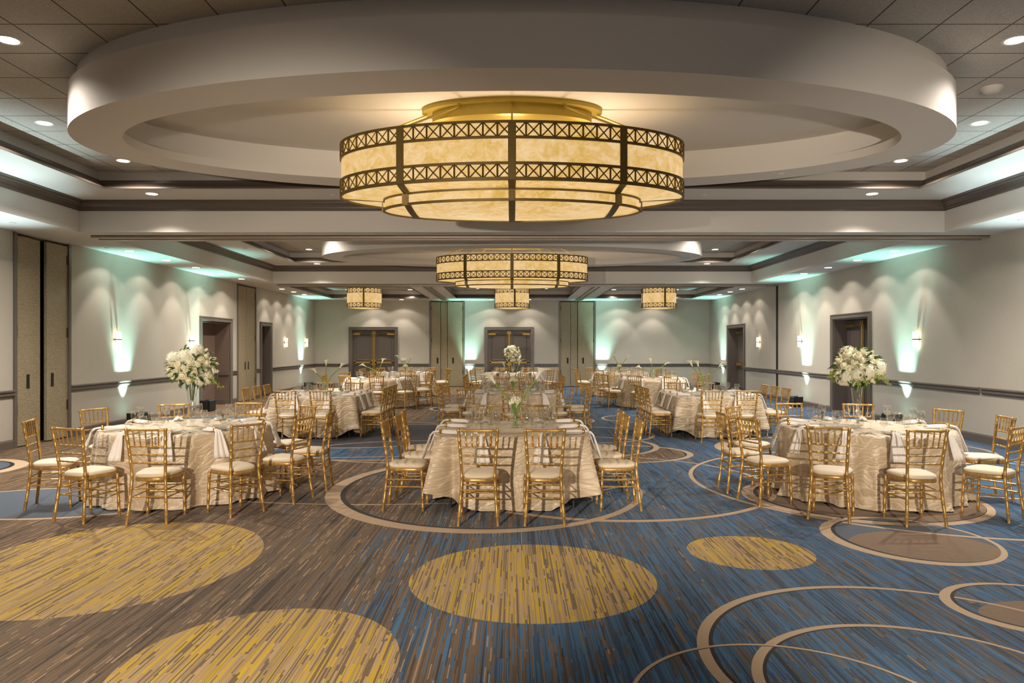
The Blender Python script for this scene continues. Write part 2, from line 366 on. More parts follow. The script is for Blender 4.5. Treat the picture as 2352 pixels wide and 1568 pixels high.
# solid roof above so that no light leaks
struct(MB().box(-WX-1, WX+1, YB-.3, YF+.7, 4.62, 4.75).build('ceiling', M['paint']))
for yc, hy in BAYS:
    struct(rect_sweep(0, yc, HX, hy, [(0, ZS), (0, 3.99)]).build('ceiling', M['paint']), 'painted fascia of the raised tray')
    cr1 = [(.0, 3.975), (-.015, 3.975), (-.015, 4.0), (-.03, 4.01), (-.035, 4.04), (-.07, 4.075), (-.105, 4.09), (-.11, 4.115), (-.13, 4.12), (-.13, 4.14)]
    trim(rect_sweep(0, yc, HX, hy, cr1), M['crown'], label='dark brown crown moulding of the lower tray')
    struct(rect_sweep(0, yc, HX, hy, [(-.13, 4.14), (-.96, 4.14)]).build('ceiling', M['paint']))
    hx2, hy2 = HX-.96, hy-.96
    cr2 = [(0, 4.14), (-.02, 4.14), (-.02, 4.165), (.0, 4.175), (.03, 4.18), (.07, 4.21), (.10, 4.25), (.10, 4.27), (.13, 4.275), (.13, 4.30)]
    trim(rect_sweep(0, yc, hx2, hy2, cr2), M['crown'], label='dark brown crown moulding of the upper tray')
    struct(rect_sweep(0, yc, hx2, hy2, [(.13, 4.30), (.2, 4.30), (.2, 4.45)]).build('ceiling', M['paint']))
    l = rect_loop(0, yc, hx2+.2, hy2+.2, 4.45)
    struct(MB().quad(*l).build('ceiling', M['tile']), 'square acoustic tile ceiling')
    # the oval ring
    def el(a, b, z, n=128): return [(a*cos(2*pi*k/n), yc+b*sin(2*pi*k/n), z) for k in range(n)]
    r = MB().loops([el(4.52, 2.12, 4.45), el(4.52, 2.12, 4.28), el(4.6, 2.2, 4.28), el(4.6, 2.2, 3.85), el(4.1, 1.7, 3.85), el(4.1, 1.7, 3.945),
                    el(4.33, 1.93, 3.945), el(4.33, 1.93, 4.25)], cap1=True)
    o = r.build('ceiling_oval', M['paint']); sm(o, 40); struct(o, 'suspended oval ceiling ring around the chandelier')
for x0, x1 in ((-7.17, -3.28), (-2.23, 2.23), (3.28, 7.17)):
    cx, hx, cy, hy = (x0+x1)/2, (x1-x0)/2, (Y0+Y1)/2, (Y1-Y0)/2
    cr = [(0, ZS), (-.03, 3.60), (-.03, 3.64), (.0, 3.65), (.01, 3.68), (.06, 3.71), (.07, 3.74), (.10, 3.75), (.10, 3.77)]
    trim(rect_sweep(cx, cy, hx, hy, cr), M['crown'], label='dark crown moulding of a far ceiling tray')
    struct(rect_sweep(cx, cy, hx, hy, [(.10, 3.77), (.16, 3.77), (.16, 3.92)]).build('ceiling', M['paint']))
    struct(MB().quad(*rect_loop(cx, cy, hx+.16, hy+.16, 3.92)).build('ceiling', M['tile']), 'acoustic tile ceiling of a far tray')
# partition tracks
def track(x0, x1, y0, y1, lab):
    if x1-x0 > y1-y0:
        mb = MB().box(x0, x1, y0, y0+.07, ZS-.045, ZS+.01).box(x0, x1, y1-.07, y1, ZS-.045, ZS+.01).box(x0, x1, y0, y1, ZS-.012, ZS+.01)
    else:
        mb = MB().box(x0, x0+.07, y0, y1, ZS-.045, ZS+.01).box(x1-.07, x1, y0, y1, ZS-.045, ZS+.01).box(x0, x1, y0, y1, ZS-.012, ZS+.01)
    trim(mb, M['track'], label=lab)
track(-7.3, WX, 12.45, 12.75, 'metal partition track along the first beam'); track(-7.3, WX, 22.30, 22.60, 'metal partition track along the second beam')
track(-2.87, -2.63, 22.6, YF, 'metal partition track towards the end wall, left'); track(2.63, 2.87, 22.6, YF, 'metal partition track towards the end wall, right')

# ------------------------------------------------------------------ doors
ND = [0]
def droot(rot, org, u, label):
    ND[0] += 1
    o = empty('door_%d' % ND[0]); o.rotation_euler = (0, 0, rot)
    o.location = Vector(org) + Matrix.Rotation(rot, 3, 'Z') @ Vector((u, 0, 0)); return struct(o, label)
def casing(root, hw, top, depth, w=.13):
    prof = [(0, 0), (0, -.03), (.02, -.045), (.05, -.045), (.055, -.03), (.10, -.03), (.105, -.045), (w, -.045), (w, 0)]
    L = []
    for d, y in prof:
        L.append([(-hw-d, y, 0), (-hw-d, y, top+d), (hw+d, y, top+d), (hw+d, y, 0)])
    mb = MB().loops(L, closed=False)
    fixn(mb.build('casing', M['trim'], root))
    jb = MB().box(-hw-.0, -hw+.02, 0, depth+.06, 0, top).box(hw-.02, hw, 0, depth+.06, 0, top).box(-hw, hw, 0, depth+.06, top-.02, top)
    jb.build('jamb', M['trim'], root)
def leaf(root, x0, x1, y, top, hinge):
    mb = MB().box(x0, x1, y, y+.045, .01, top)
    lf = mb.build('door_leaf', M['doorm'], root)
    w = x1-x0; e = .14
    for z0, z1 in ((1.10, top-.16), (.16, .86)):
        q = MB()
        L = []
        for d, dy in ((0, 0), (.0, -.012), (.018, -.016), (.03, -.004), (.05, .004)):
            L.append([(x0+e+d, y+dy, z0+d), (x1-e-d, y+dy, z0+d), (x1-e-d, y+dy, z1-d), (x0+e+d, y+dy, z1-d)])
        q.loops(L); q.build('door_moulding', M['doorm'], lf)
    # push bar, rod and closer
    pb = MB().box(x0+.06, x1-.06, y-.085, y-.05, .985, 1.055).box(x0+.05, x0+.13, y-.085, y, .96, 1.08).box(x1-.13, x1-.05, y-.085, y, .96, 1.08)
    pb.build('push_bar', M['brass'], lf)
    ex = x1-.05 if hinge < 0 else x0+.05
    MB().tube([(ex, y-.03, .2), (ex, y-.03, top-.08)], .014).box(ex-.03, ex+.03, y-.06, y, top-.14, top-.03).box(ex-.03, ex+.03, y-.07, y, .9, 1.14).build('vertical_rod', M['brass'], lf)
    hx = x0+.02 if hinge < 0 else x1-.32
    MB().box(hx, hx+.30, y-.07, y, top-.17, top-.10).tube([(hx+.1, y-.06, top-.07), (hx+.1+.3*(-hinge), y-.06, top-.04)], .012, 6).build('door_closer', M['brass'], lf)
    return lf
def double_door(fr, u0, u1, depth, label):
    c = (u0+u1)/2; hw = (u1-u0)/2; r = droot(fr[0], fr[1], c, label)
    casing(r, hw, DT, depth)
    leaf(r, -hw+.02, -.004, depth, DT-.03, -1); leaf(r, .004, hw-.02, depth, DT-.03, 1)
    MB().box(-.022, .022, depth-.02, depth+.03, .01, DT-.03).build('door_astragal', M['brass'], r)
    MB().box(-hw, hw, depth+.05, depth+.09, 0, DT).build('door_backing', M['dark'], r)
double_door(FRF, -6.73, -4.92, .10, 'double doors with brass bars at left of the end wall')
double_door(FRF, -1.03, .79, .10, 'double doors with brass bars in the middle of the end wall')
double_door(FRR, -18.50, -16.68, .32, 'recessed brass-fitted double doors in the right wall, nearer pair')
double_door(FRR, -27.48, -25.65, .32, 'recessed brass-fitted double doors in the right wall, farther pair')
# single door left
r = droot(FRL[0], FRL[1], 24.18, 'narrow recessed door with a brass lever in the left wall'); casing(r, .44, DT, .30)
lf = MB().box(-.42, .42, .30, .345, .01, DT-.03).build('door_leaf', M['doorm'], r)
q = MB().loops([[(-.28+d, .30+dy, .2+d), (.28-d, .30+dy, .2+d), (.28-d, .30+dy, 2.2-d), (-.28+d, .30+dy, 2.2-d)] for d, dy in ((0, 0), (0, -.012), (.02, -.015), (.035, .003))]); q.build('door_moulding', M['doorm'], lf)
MB().box(.30, .38, .28, .30, .95, 1.18).tube([(.34, .28, 1.05), (.34, .22, 1.05), (.22, .22, 1.05)], .013).build('door_handle', M['brass'], lf)
MB().box(-.44, .44, .35, .4, 0, DT).build('door_backing', M['dark'], r)
# cased alcove left
r = droot(FRL[0], FRL[1], 20.135, 'cased opening to a dark brown alcove in the left wall'); casing(r, .965, DT, .0)
MB().box(-.965, .965, .42, .46, 0, DT).build('alcove_back', M['alcove'], r)
MB().box(.93, .965, .0, .42, 0, DT).box(-.965, -.93, 0, .42, 0, DT).box(-.965, .965, 0, .42, DT-.03, DT).build('alcove_lining', M['alcove'], r)
rp = MB().loops([[(x, .42+y, z) for y, z in RAILP] for x in (-.93, .93)], True, True, True); rp.build('alcove_rail', M['trim'], r)
MB().box(.88, .93, 0, .42, .86, .97).box(.88, .93, 0, .42, 0, .15).box(-.93, .93, .39, .42, 0, .15).build('alcove_base', M['trim'], r)
def pocket(fr, u0, u1, label, wide=True, gap=.10):
    c = (u0+u1)/2; hw = (u1-u0)/2; r = droot(fr[0], fr[1], c, label); T = 3.60
    MB().box(-hw-.02, -hw+.05, -.03, .1, 0, T).box(hw-.05, hw+.02, -.03, .1, 0, T).build('pocket_frame', M['trim'], r)
    MB().box(-hw, hw, .22, .26, 0, T).build('pocket_void', M['dark'], r)
    def lf(x0, x1, y, handle, hinge):
        p = MB().box(x0, x1, y, y+.05, .02, T-.04).build('pocket_leaf', M['partition'], r)
        if handle is not None:
            MB().box(handle-.035, handle+.035, y-.008, y, .98, 1.22).build('recessed_pull', M['dark'], p)
        if hinge is not None:
            h = MB()
            for z in (.62, 1.95, 3.3): h.box(hinge-.012, hinge+.012, y-.014, y, z-.09, z+.09)
            h.build('hinge', M['metal'], p)
        return p
    lf(-hw+.055, -.285 if wide else -.02, 0, (-.40 if wide else -.12), -hw+.07)
    if wide: lf(-.27, (-.02 if gap > .05 else gap-.02), .04, None, None)
    lf(gap if wide else .02, hw-.055, 0, (.25 if wide else .14), hw-.07)
    if not wide: pass
pocket(FRL, 11.95, 13.45, 'partition pocket with woven panels at the near end of the left wall')
pocket(FRL, 21.66, 23.22, 'partition pocket with woven panels beside the left alcove', False)
pocket(FRF, -3.46, -2.00, 'partition pocket with woven panels left of the middle doors', True, .03)
pocket(FRF, 1.98, 3.50, 'partition pocket with woven panels right of the middle doors', True, .03)

# ------------------------------------------------------------------ downlights
def mk_down():
    r = empty('recessed_downlight')
    MB().lathe([(.085, .0), (.10, -.004), (.112, -.004), (.115, .0)], 24).build('trim_ring', M['white'], r)
    MB().lathe([(.085, .0), (.085, -.002)], 24, cap1=True).build('lamp_lens', M['lens'], r)
    return r
down0 = mk_down(); dtree = reg(down0); first = [True]
def down(x, y, z, label, power=150, angle=110, blend=.8, tgt=None, group=None, col=WARM, rad=.06):
    if first[0]:
        o = down0; first[0] = False; o.location = (x, y, z); tag(o, label, 'ceiling light', group)
    else: o = dup(down0, dtree, (x, y, z), 0, label, 'ceiling light', group)
    spot('downlight_beam', (x, y, z-.03), tgt or (x, y, 0), power, angle, blend, col, rad)
    if tgt: spot('downlight_spill', (x, y, z-.03), (x*1.005 if abs(x) > 7 else x, y+(0 if abs(x) > 7 else .1), 0), power*.40, 126, .18, col, rad)
ordn = ['nearest', 'second nearest', 'middle', 'second farthest', 'farthest']
for sx, sn in ((-1, 'left'), (1, 'right')):
    for i, y in enumerate((14.5, 16.05, 17.55, 19.0, 20.5)):
        down(sx*7.72, y, ZS, 'wall-washing recessed downlight on the %s soffit of the middle bay, %s' % (sn, ordn[i]), 25, 78, .35, (sx*7.92, y, 0), 'wall-washing downlights in the side soffits')
    for i, y in enumerate((24.1, 25.4, 26.7, 28.0)):
        down(sx*7.72, y, ZS, 'wall-washing recessed downlight on the %s soffit of the far bay, %s' % (sn, ['nearest', 'second nearest', 'second farthest', 'farthest'][i]), 25, 78, .35, (sx*7.92, y, 0), 'wall-washing downlights in the side soffits')
    for yc, bn in ((7.75, 'front'), (17.5, 'middle')):
        down(sx*4.53, yc-1.29, 4.45, 'recessed downlight in the %s bay tile ceiling, %s, nearest the camera' % (bn, sn), 90, 140, 1.0, group='tray downlights')
        down(sx*5.77, yc+1.11, 4.45, 'recessed downlight in the %s bay tile ceiling, %s of the oval' % (bn, sn), 300, 150, 1.0, group='tray downlights')
        down(sx*5.77, yc+2.91, 4.45, 'recessed downlight in the %s bay tile ceiling, %s far corner' % (bn, sn), 260, 150, 1.0, group='tray downlights')
        down(sx*5.77, yc+3.76, 4.14, 'recessed downlight in the lower tray of the %s bay, %s' % (bn, sn), 85, 116, .7, group='tray downlights')
    for xx, k in ((4.0, 'inner'), (6.45, 'outer')):
        for y, q in ((26.4, 'near'), (28.2, 'far')):
            down(sx*xx, y, 3.92, 'recessed downlight in the far %s tray, %s %s' % (sn, k, q), 110, 115, .8, group='far tray downlights')
    down(sx*1.3, 24.2, 3.92, 'added fill downlight in the far middle tray, %s, near edge' % sn, 150, 115, .8, group='far tray downlights')  # extra pair, added to brighten the back row and its flower ball
    down(sx*1.3, 27.6, 3.92, 'recessed downlight in the far middle tray, %s' % sn, 150, 115, .8, group='far tray downlights')
for x, n in ((-5.78, 'above the left doors'), (-4.55, 'right of the left doors'), (-.85, 'above the middle doors, left'), (.70, 'above the middle doors, right'), (4.5, 'left in the right section'), (5.9, 'right in the right section')):
    down(x, 29.6, ZS, 'wall-washing downlight before the end wall, ' + n, 30, 78, .35, (x, 29.8, 0), 'wall-washing downlights before the end wall')

# ------------------------------------------------------------------ smoke detectors, sprinklers, vents
o = MB().lathe([(.11, 0), (.11, -.02), (.085, -.035), (.08, -.05), (.03, -.055)], 24, cap1=True).build('smoke_detector', M['white'], loc=(5.10, 7.64, 4.45), smooth=True)
tag(o, 'round white smoke detector on the tile ceiling right of the oval', 'smoke detector')
sprs = [((-7.75, 11.15, ZS), 'on the left soffit near the first beam'), ((7.72, 10.9, ZS), 'on the right soffit near the first beam'), ((3.35, 8.95, 3.85), 'under the right end of the front oval ring'),
        ((-2.9, 11.6, 4.14), 'on the lower tray left of the front chandelier'), ((3.1, 11.6, 4.14), 'on the lower tray right of the front chandelier'), ((-7.9, 14.0, ZS), 'over the left wall in the middle bay'), ((-6.7, 18.0, 4.14), 'on the left lower tray of the middle bay')]
for p, n in sprs:
    o = MB().lathe([(.045, 0), (.045, -.008), (.02, -.014)], 16, cap1=True).build('sprinkler_cover', M['white'], loc=p); tag(o, 'small round sprinkler cover ' + n, 'sprinkler', 'sprinkler covers')
for x, n in ((-5.2, 'left'), (-4.1, 'left, inner side'), (5.9, 'right'), (4.2, 'right, inner side'), (1.7, 'middle')):
    r = empty('ceiling_vent', (x, 24.9, 3.92)); tag(r, 'square slotted air vent in the far %s tray' % n, 'vent', 'ceiling vents')
    MB().loops([rect_loop(0, 0, h, h, z) for h, z in ((.29, 0), (.29, -.012), (.25, -.012), (.25, 0))]).build('vent_frame', M['white'], r)
    mb = MB()
    for k in range(6): mb.box(-.25, .25, -.25+k*.085, -.205+k*.085, -.014, -.004)
    mb.build('louvre', M['dark'], r)

# ------------------------------------------------------------------ chandeliers
def ell_arc(a, b, n, start=-pi/2):
    """n points at equal arc length"""
    N = 2400; L = [0]; P = []
    for i in range(N+1):
        t = start+2*pi*i/N; P.append((a*cos(t), b*sin(t)))
        if i: L.append(L[-1]+math.dist(P[i], P[i-1]))
    out = []; j = 0
    for k in range(n):
        d = L[-1]*k/n
        while L[j+1] < d: j += 1
        out.append(P[j])
    return out
def lattice(a, b, ncell, z0, z1, th=.016, dp=.012):
    mb = MB(); pts = ell_arc(a, b, ncell*2)
    n = len(pts)
    def P(i, z, off=0):
        x, y = pts[i % n]; nx, ny = x/a/a, y/b/b; l = math.hypot(nx, ny); return Vector((x+nx/l*off, y+ny/l*off, z))
    for i in range(0, n, 2):
        mb.tube([P(i, z0, .004), P(i, z1, .004)], th*.6, 4)
        mb.tube([P(i, z0, .004), P(i+1, (z0+z1)/2, .004), P(i+2, z1, .004)], th*.42, 4)
        mb.tube([P(i, z1, .004), P(i+1, (z0+z1)/2, .004), P(i+2, z0, .004)], th*.42, 4)
    return mb
def band(a, b, z0, z1, out=.012, n=160):
    pts = ell_arc(a, b, n); L = []
    for o_, z in ((-.004, z0), (out, z0), (out, z1), (-.004, z1), (-.004, z0)):
        L.append([(x*(1+o_/a), y*(1+o_/b), z) for x, y in pts])
    return MB().loops(L)
def sector(a, b, k, n8, per, f):
    """points along the ellipse from mullion k to k+1 : calls f(list)"""
    pts = ell_arc(a, b, n8*per); return [pts[(k*per+i) % (n8*per)] for i in range(per+1)]
def chandelier(yc, label):
    r = empty('chandelier', (0, yc, 4.25)); tag(r, label, 'chandelier', 'oval chandeliers'); Z = lambda z: z-4.25
    A, B, a2, b2 = 1.83, .90, 1.37, .62; zt, zb, zm, zl = 3.84, 3.30, 3.27, 3.16
    n8, per = 8, 12; XR = 1.07; tr = math.acos(XR/a2); ang2 = [-pi/2, -tr, 0, tr, pi/2, pi-tr, pi, pi+tr, 1.5*pi]
    w_ = .038
    def rib(L3, name='mullion'):
        """L3: list of (point, half-width vector)"""
        mo = MB().loops([[tuple(p-h), tuple(p+h)] for p, h in L3], False).build(name, M['bronze'], r); md = mo.modifiers.new('thick', 'SOLIDIFY'); md.thickness = .012; md.offset = 0
    for k in range(n8):
        p1 = sector(A, B, k, n8, per, 0)
        t0, t1 = ang2[k], ang2[k+1]; p2 = [(a2*cos(t0+(t1-t0)*i/per), b2*sin(t0+(t1-t0)*i/per)) for i in range(per+1)]
        MB().loops([[(x, y, Z(z)) for x, y in p1] for z in (zb, zt)], False).build('glass_panel', M['shade'], r, True)
        MB().loops([[(x, y, Z(zb+.004)) for x, y in p1], [(x, y, Z(zm)) for x, y in p2]], False).build('underside_panel', M['shade'], r, True)
        MB().loops([[(x, y, Z(z)) for x, y in p2] for z in (zl, zm)], False).build('lower_glass_band', M['shade'], r, True)
        x, y = p1[0]; x2, y2 = p2[0]; h = Vector((p1[1][0]-x, p1[1][1]-y, 0)).normalized()*w_
        nx, ny = x/A/A, y/B/B; l = math.hypot(nx, ny); nx /= l; ny /= l
        if k in (2, 6): h *= .35
        h2 = Vector((w_*.9, 0, 0)) if k not in (2, 6) else h
        if h2.dot(h) < 0: h2 = -h2
        if k not in (2, 6): rib([(Vector((x+nx*.02, y+ny*.02, Z(zt+.01))), h), (Vector((x+nx*.02, y+ny*.02, Z(zb-.012))), h)])
        rib([(Vector((x+nx*.02, y+ny*.02, Z(zb-.014))), h), (Vector((x2, y2, Z(zm-.012))), h2), (Vector((x2*1.02, y2*1.03, Z(zm-.012))), h2), (Vector((x2*1.02, y2*1.03, Z(zl-.014))), h2)])
        MB().tube([(x*.98, y*.98, Z(zt)), (x*.50, y*.42, Z(4.19))], .011, 6).build('support_rod', M['canopy'], r)
    def bz(x, y): return Z(zl-.04*max(0, 1-(x/a2)**2-(y/b2)**2))
    for x0, x1 in ((-a2*.999, -XR), (-XR, 0), (0, XR), (XR, a2*.999)):
        L = []
        for i in range(9):
            x = x0+(x1-x0)*i/8; ym = b2*math.sqrt(max(0, 1-(x/a2)**2)); L.append([(x, ym*j/5, bz(x, ym*j/5)) for j in range(-5, 6)])
        MB().loops(L, False).build('bowl_panel', M['shade'], r, True)
    for x in (-XR, 0, XR):
        ym = b2*math.sqrt(1-(x/a2)**2); rib([(Vector((x, ym*j/6, bz(x, ym*j/6)-.012)), Vector((w_*.9, 0, 0))) for j in range(-6, 7)], 'bowl_rib')
    for z0, z1, nm in ((zt-.145, zt, 'upper_lattice'), (zb, zb+.145, 'lower_lattice')):
        mb = lattice(A+.004, B+.004, 64, Z(z0), Z(z1)); mb.build(nm, M['bronze'], r)
    for z0, z1 in ((zt-.010, zt+.014), (zt-.160, zt-.134), (zb+.134, zb+.160), (zb-.018, zb+.014)):
        band(A, B, Z(z0), Z(z1), .016).build('rim_band', M['bronze'], r)
    band(a2, b2, Z(zm-.018), Z(zm+.004), .016).build('rim_band', M['bronze'], r); band(a2, b2, Z(zl-.016), Z(zl+.008), .016).build('rim_band', M['bronze'], r)
    def el(a, b, z, n=64): return [(a*cos(2*pi*k/n), b*sin(2*pi*k/n), Z(z)) for k in range(n)]
    MB().loops([el(.97, .42, 4.25), el(.97, .42, 4.205), el(.86, .34, 4.205), el(.86, .34, 4.10), el(.80, .30, 4.09)], cap1=True).build('ceiling_canopy', M['canopy'], r)
    MB().box(-.012, .012, -.012, .012, Z(zl+.05), Z(4.1)).build('centre_rod', M['canopy'], r)
    for x in (-.9, 0, .9):
        L = bpy.data.lights.new('chandelier_bulb', 'POINT'); L.energy = 8; L.color = WARM2; L.shadow_soft_size = .08
        lo = bpy.data.objects.new('chandelier_bulb', L); C.objects.link(lo); lo.location = (x, yc, 3.72)
chandelier(7.75, 'large oval tiered chandelier of marbled amber glass nearest the camera')
chandelier(17.5, 'oval tiered chandelier of marbled amber glass over the middle bay')
def pendant(x, label):
    yc = 25.8; R = .61; zt, zb = 3.75, 3.08
    r = empty('drum_pendant', (x, yc, 3.92)); tag(r, label, 'pendant lamp', 'drum pendants in the far bay'); Z = lambda z: z-3.92
    for k in range(4):
        ths = [-pi/2+pi*.05+2*pi*(k+i/12)/4 for i in range(13)]
        MB().loops([[(R*cos(t), R*sin(t), Z(z)) for t in ths] for z in (zb, zt)], False).build('glass_panel', M['shade'], r, True)
        t = ths[0]; c, s = cos(t), sin(t)
        m_ = MB(); L = []
        for z in (zb-.01, zt+.01): L.append([((R+.014)*cos(t+d), (R+.014)*sin(t+d), Z(z)) for d in (-.05, .05)])
        mo = m_.loops(L, False).build('mullion', M['bronze'], r); md = mo.modifiers.new('thick', 'SOLIDIFY'); md.thickness = .012
        MB().tube([(R*c, R*s, Z(zt)), (.06*c, .06*s, Z(3.90))], .008, 5).build('support_rod', M['canopy'], r)
    MB().loops([[(R*s_*cos(2*pi*k/48), R*s_*sin(2*pi*k/48), Z(zb-.04*(1-s_*s_))) for k in range(48)] for s_ in (1, .8, .6, .4, .2)], cap1=True).build('bottom_diffuser', M['shade'], r, True)
    for z0, z1, nm in ((zt-.15, zt, 'upper_lattice'), (zb, zb+.15, 'lower_lattice')): lattice(R+.004, R+.004, 24, Z(z0), Z(z1)).build(nm, M['bronze'], r)
    for z0, z1 in ((zt-.004, zt+.014), (zt-.158, zt-.142), (zb+.142, zb+.158), (zb-.014, zb+.012)): band(R, R, Z(z0), Z(z1), .016, 64).build('rim_band', M['bronze'], r)
    MB().lathe([(.1, 0), (.1, -.02), (.04, -.03)], 20, cap1=True).build('ceiling_canopy', M['canopy'], r)
    L = bpy.data.lights.new('pendant_bulb', 'POINT'); L.energy = 12; L.color = WARM2; L.shadow_soft_size = .05
    lo = bpy.data.objects.new('pendant_bulb', L); C.objects.link(lo); lo.location = (x, yc, 3.6)
pendant(-5.3, 'round marbled glass drum pendant in the far left tray'); pendant(.0, 'round marbled glass drum pendant behind the middle chandelier'); pendant(5.27, 'round marbled glass drum pendant in the far right tray')

# ------------------------------------------------------------------ sconces
def sconce(sx, y, label):
    r = empty('wall_sconce', (sx*WX, y, 1.84), pi/2 if sx < 0 else -pi/2); tag(r, label, 'wall sconce', 'wall sconces')
    MB().box(-.04, .04, -.02, .0, -.06, .06).build('back_plate', M['metal'], r)
    L = [[(.075*cos(t), -.035-.065*sin(t), z) for t in [pi*i/10 for i in range(11)]] for z in (-.155, .155)]
    o = MB().loops(L, False).build('glass_shade', M['sconce'], r, True); md = o.modifiers.new('thick', 'SOLIDIFY'); md.thickness = .006
    L = [[(.084*cos(t), -.035-.074*sin(t), z) for t in [pi*i/10 for i in range(11)]] for z in (-.012, .012)]
    o = MB().loops(L, False).box(.08, .098, -.045, -.0, -.012, .012).box(-.098, -.08, -.045, 0, -.012, .012).build('metal_strap', M['metal'], r); md = o.modifiers.new('thick', 'SOLIDIFY'); md.thickness = .004
for y, n in ((15.03, 'nearest'), (18.5, 'beside the cased alcove'), (26.2, 'second farthest'), (28.8, 'farthest')): sconce(-1, y, 'lit half-round glass sconce on the left wall, ' + n)
for y, n in ((14.66, 'nearest'), (20.57, 'behind the double doors'), (24.04, 'beyond the partition slot')): sconce(1, y, 'lit half-round glass sconce on the right wall, ' + n)

# ------------------------------------------------------------------ teal uplights
def uplight(x, y, rz, tgt, label, power=110, off=None, col=TEAL):
    r = empty('uplight', (x, y, 0), rz); tag(r, label, 'uplight', 'teal uplights on the floor')
    MB().box(-.17, .17, -.11, .11, .01, .20).box(-.19, -.17, -.12, .12, .0, .29).box(.17, .19, -.12, .12, .0, .29).box(-.19, .19, -.14, -.11, .02, .27).build('housing', M['black'], r)
    MB().lathe([(.09, .20), (.09, .215), (.08, .22)], 20, cap1=True).build('led_lens', M['led'], r)
    px, py = off or (x, y)
    up = (px, py, 3.5)
    spot('uplight_beam', (px, py, .24), up, power*.85, 52, 1.0, col, .03)
    spot('uplight_core', (px, py, .24), tgt, power*.42, 42, 1.0, (.72, 1, .96), .02)
PW = 400
for sx, sn in ((-1, 'left'), (1, 'right')):
    for y, n in (((15.3, 'nearest'), (18.85, 'beside the alcove'), (28.2, 'farthest')) if sx < 0 else ((15.08, 'nearest'), (20.2, 'middle'), (28.2, 'farthest'))):
        uplight(sx*(WX-.30), y, pi/2 if sx < 0 else -pi/2, (sx*(WX-.0), y, 1.30), 'black teal-beam uplight at the foot of the %s wall, %s' % (sn, n), PW, (sx*(WX-.25), y))
    uplight(sx*(WX-.3), 10.3, pi/2*(-sx), (sx*(WX-.5), 10.5, 3.6), 'black uplight by the %s wall of the front bay' % sn, 300, None, (.72, .93, 1))
    uplight(sx*6.9, 9.0, 0, (sx*6.85, 9.4, 4.1), 'black uplight on the %s floor of the front bay' % sn, 300, None, (.72, .93, 1))
uplight(-1.80, 29.9, 0, (-1.80, 30.2, 1.35), 'black teal-beam uplight on the floor left of the middle doors', PW, (-1.80, 29.92))
uplight(3.78, 29.9, 0, (3.78, 30.2, 1.35), 'black teal-beam uplight on the floor right of the right pocket', PW, (3.78, 29.92))
o = MB().box(-.10, .10, -.02, 0, -.06, .06).build('wall_plate', M['white'], loc=(-4.55, YF, 1.15)); tag(o, 'small white control plate on the end wall above the rail', 'wall plate')

# ------------------------------------------------------------------ chair
def mk_chair():
    r = empty('banquet_chair'); g = M['gold']
    def add(mb, n, p=r): return sm(mb.build(n, g, p), 50)
    # seat outline
    def outline(s, off=0):
        pts = []
        n = 28
        for k in range(n):
            t = 2*pi*k/n; c, q = cos(t), sin(t)
            ex = 2/3.6
            x = math.copysign(abs(c)**ex, c); y = math.copysign(abs(q)**ex, q)
            hw = .178+.026*y
            pts.append((x*(hw*s+off), y*(.195*s+off)))
        return pts
    fr = outline(1); add(MB().loops([[(x, y, z) for x, y in outline(1, d)] for d, z in ((-.05, .405), (0, .405), (.004, .41), (.004, .435), (0, .44), (-.05, .44))], cap0=True, cap1=True), 'seat_frame')
    cu = MB().loops([[(x, y, z) for x, y in outline(1, d)] for d, z in ((-.03, .44), (-.002, .442), (.006, .455), (.002, .47), (-.015, .482), (-.05, .490), (-.11, .494))], cap0=True, cap1=True)
    sm(cu.build('cushion', M['cushion'], r), 60)
    for sx in (-1, 1):
        add(MB().bamboo([(sx*.178, .165, .42), (sx*.182, .175, .2), (sx*.186, .182, 0)], .0145, (.12, .42, .68, .9)), 'leg')
        P = [(sx*.188, -.235, 0), (sx*.172, -.21, .2), (sx*.158, -.188, .42), (sx*.158, -.19, .5), (sx*.168, -.215, .68), (sx*.186, -.25, .92)]
        add(MB().bamboo(P, .0155, (.1, .24, .37, .5, .64, .72, .80, .88, .985), bump=1.22), 'leg')
    def bx(z):  # back stile at height z
        tab = [(0, .188, -.235), (.2, .172, -.21), (.42, .158, -.188), (.5, .158, -.19), (.68, .168, -.215), (.92, .186, -.25)]
        for (z0, x0, y0), (z1, x1, y1) in zip(tab, tab[1:]):
            if z0 <= z <= z1: t = (z-z0)/(z1-z0); return x0+(x1-x0)*t, y0+(y1-y0)*t
    x, y = bx(.905); add(MB().bamboo([(-x, y, .905), (0, y-.014, .905), (x, y, .905)], .0125, (.15, .85), bump=1.2), 'top_rail')
    for z in (.745, .665, .585):
        x, y = bx(z); add(MB().bamboo([(-x, y, z), (0, y-.010, z), (x, y, z)], .0085, (.2, .4, .6, .8)), 'back_rail')
    x, y = bx(.745); x2, y2 = bx(.905)
    for k in range(5):
        t = (k+1)/6*2-1; add(MB().bamboo([(t*x*.96, y-.010*(1-t*t), .745), (t*x2*.98, y2-.014*(1-t*t), .905)], .0068, (.25, .7), 6, 1.45), 'spindle')
    for z in (.26, .335):
        x, y = bx(z); xf = .182; yf = .172
        add(MB().bamboo([(-x, y, z), (x, y, z)], .0075, (.25, .75), 6), 'stretcher')
        add(MB().bamboo([(-xf, yf, z-.02), (xf, yf, z-.02)], .0075, (.25, .75), 6), 'stretcher')
        for sx in (-1, 1): add(MB().bamboo([(sx*x, y, z-.01), (sx*xf, yf, z-.01)], .0075, (.3, .7), 6), 'stretcher')
    return r
chair0 = mk_chair(); ctree = reg(chair0); chair_used = [False]
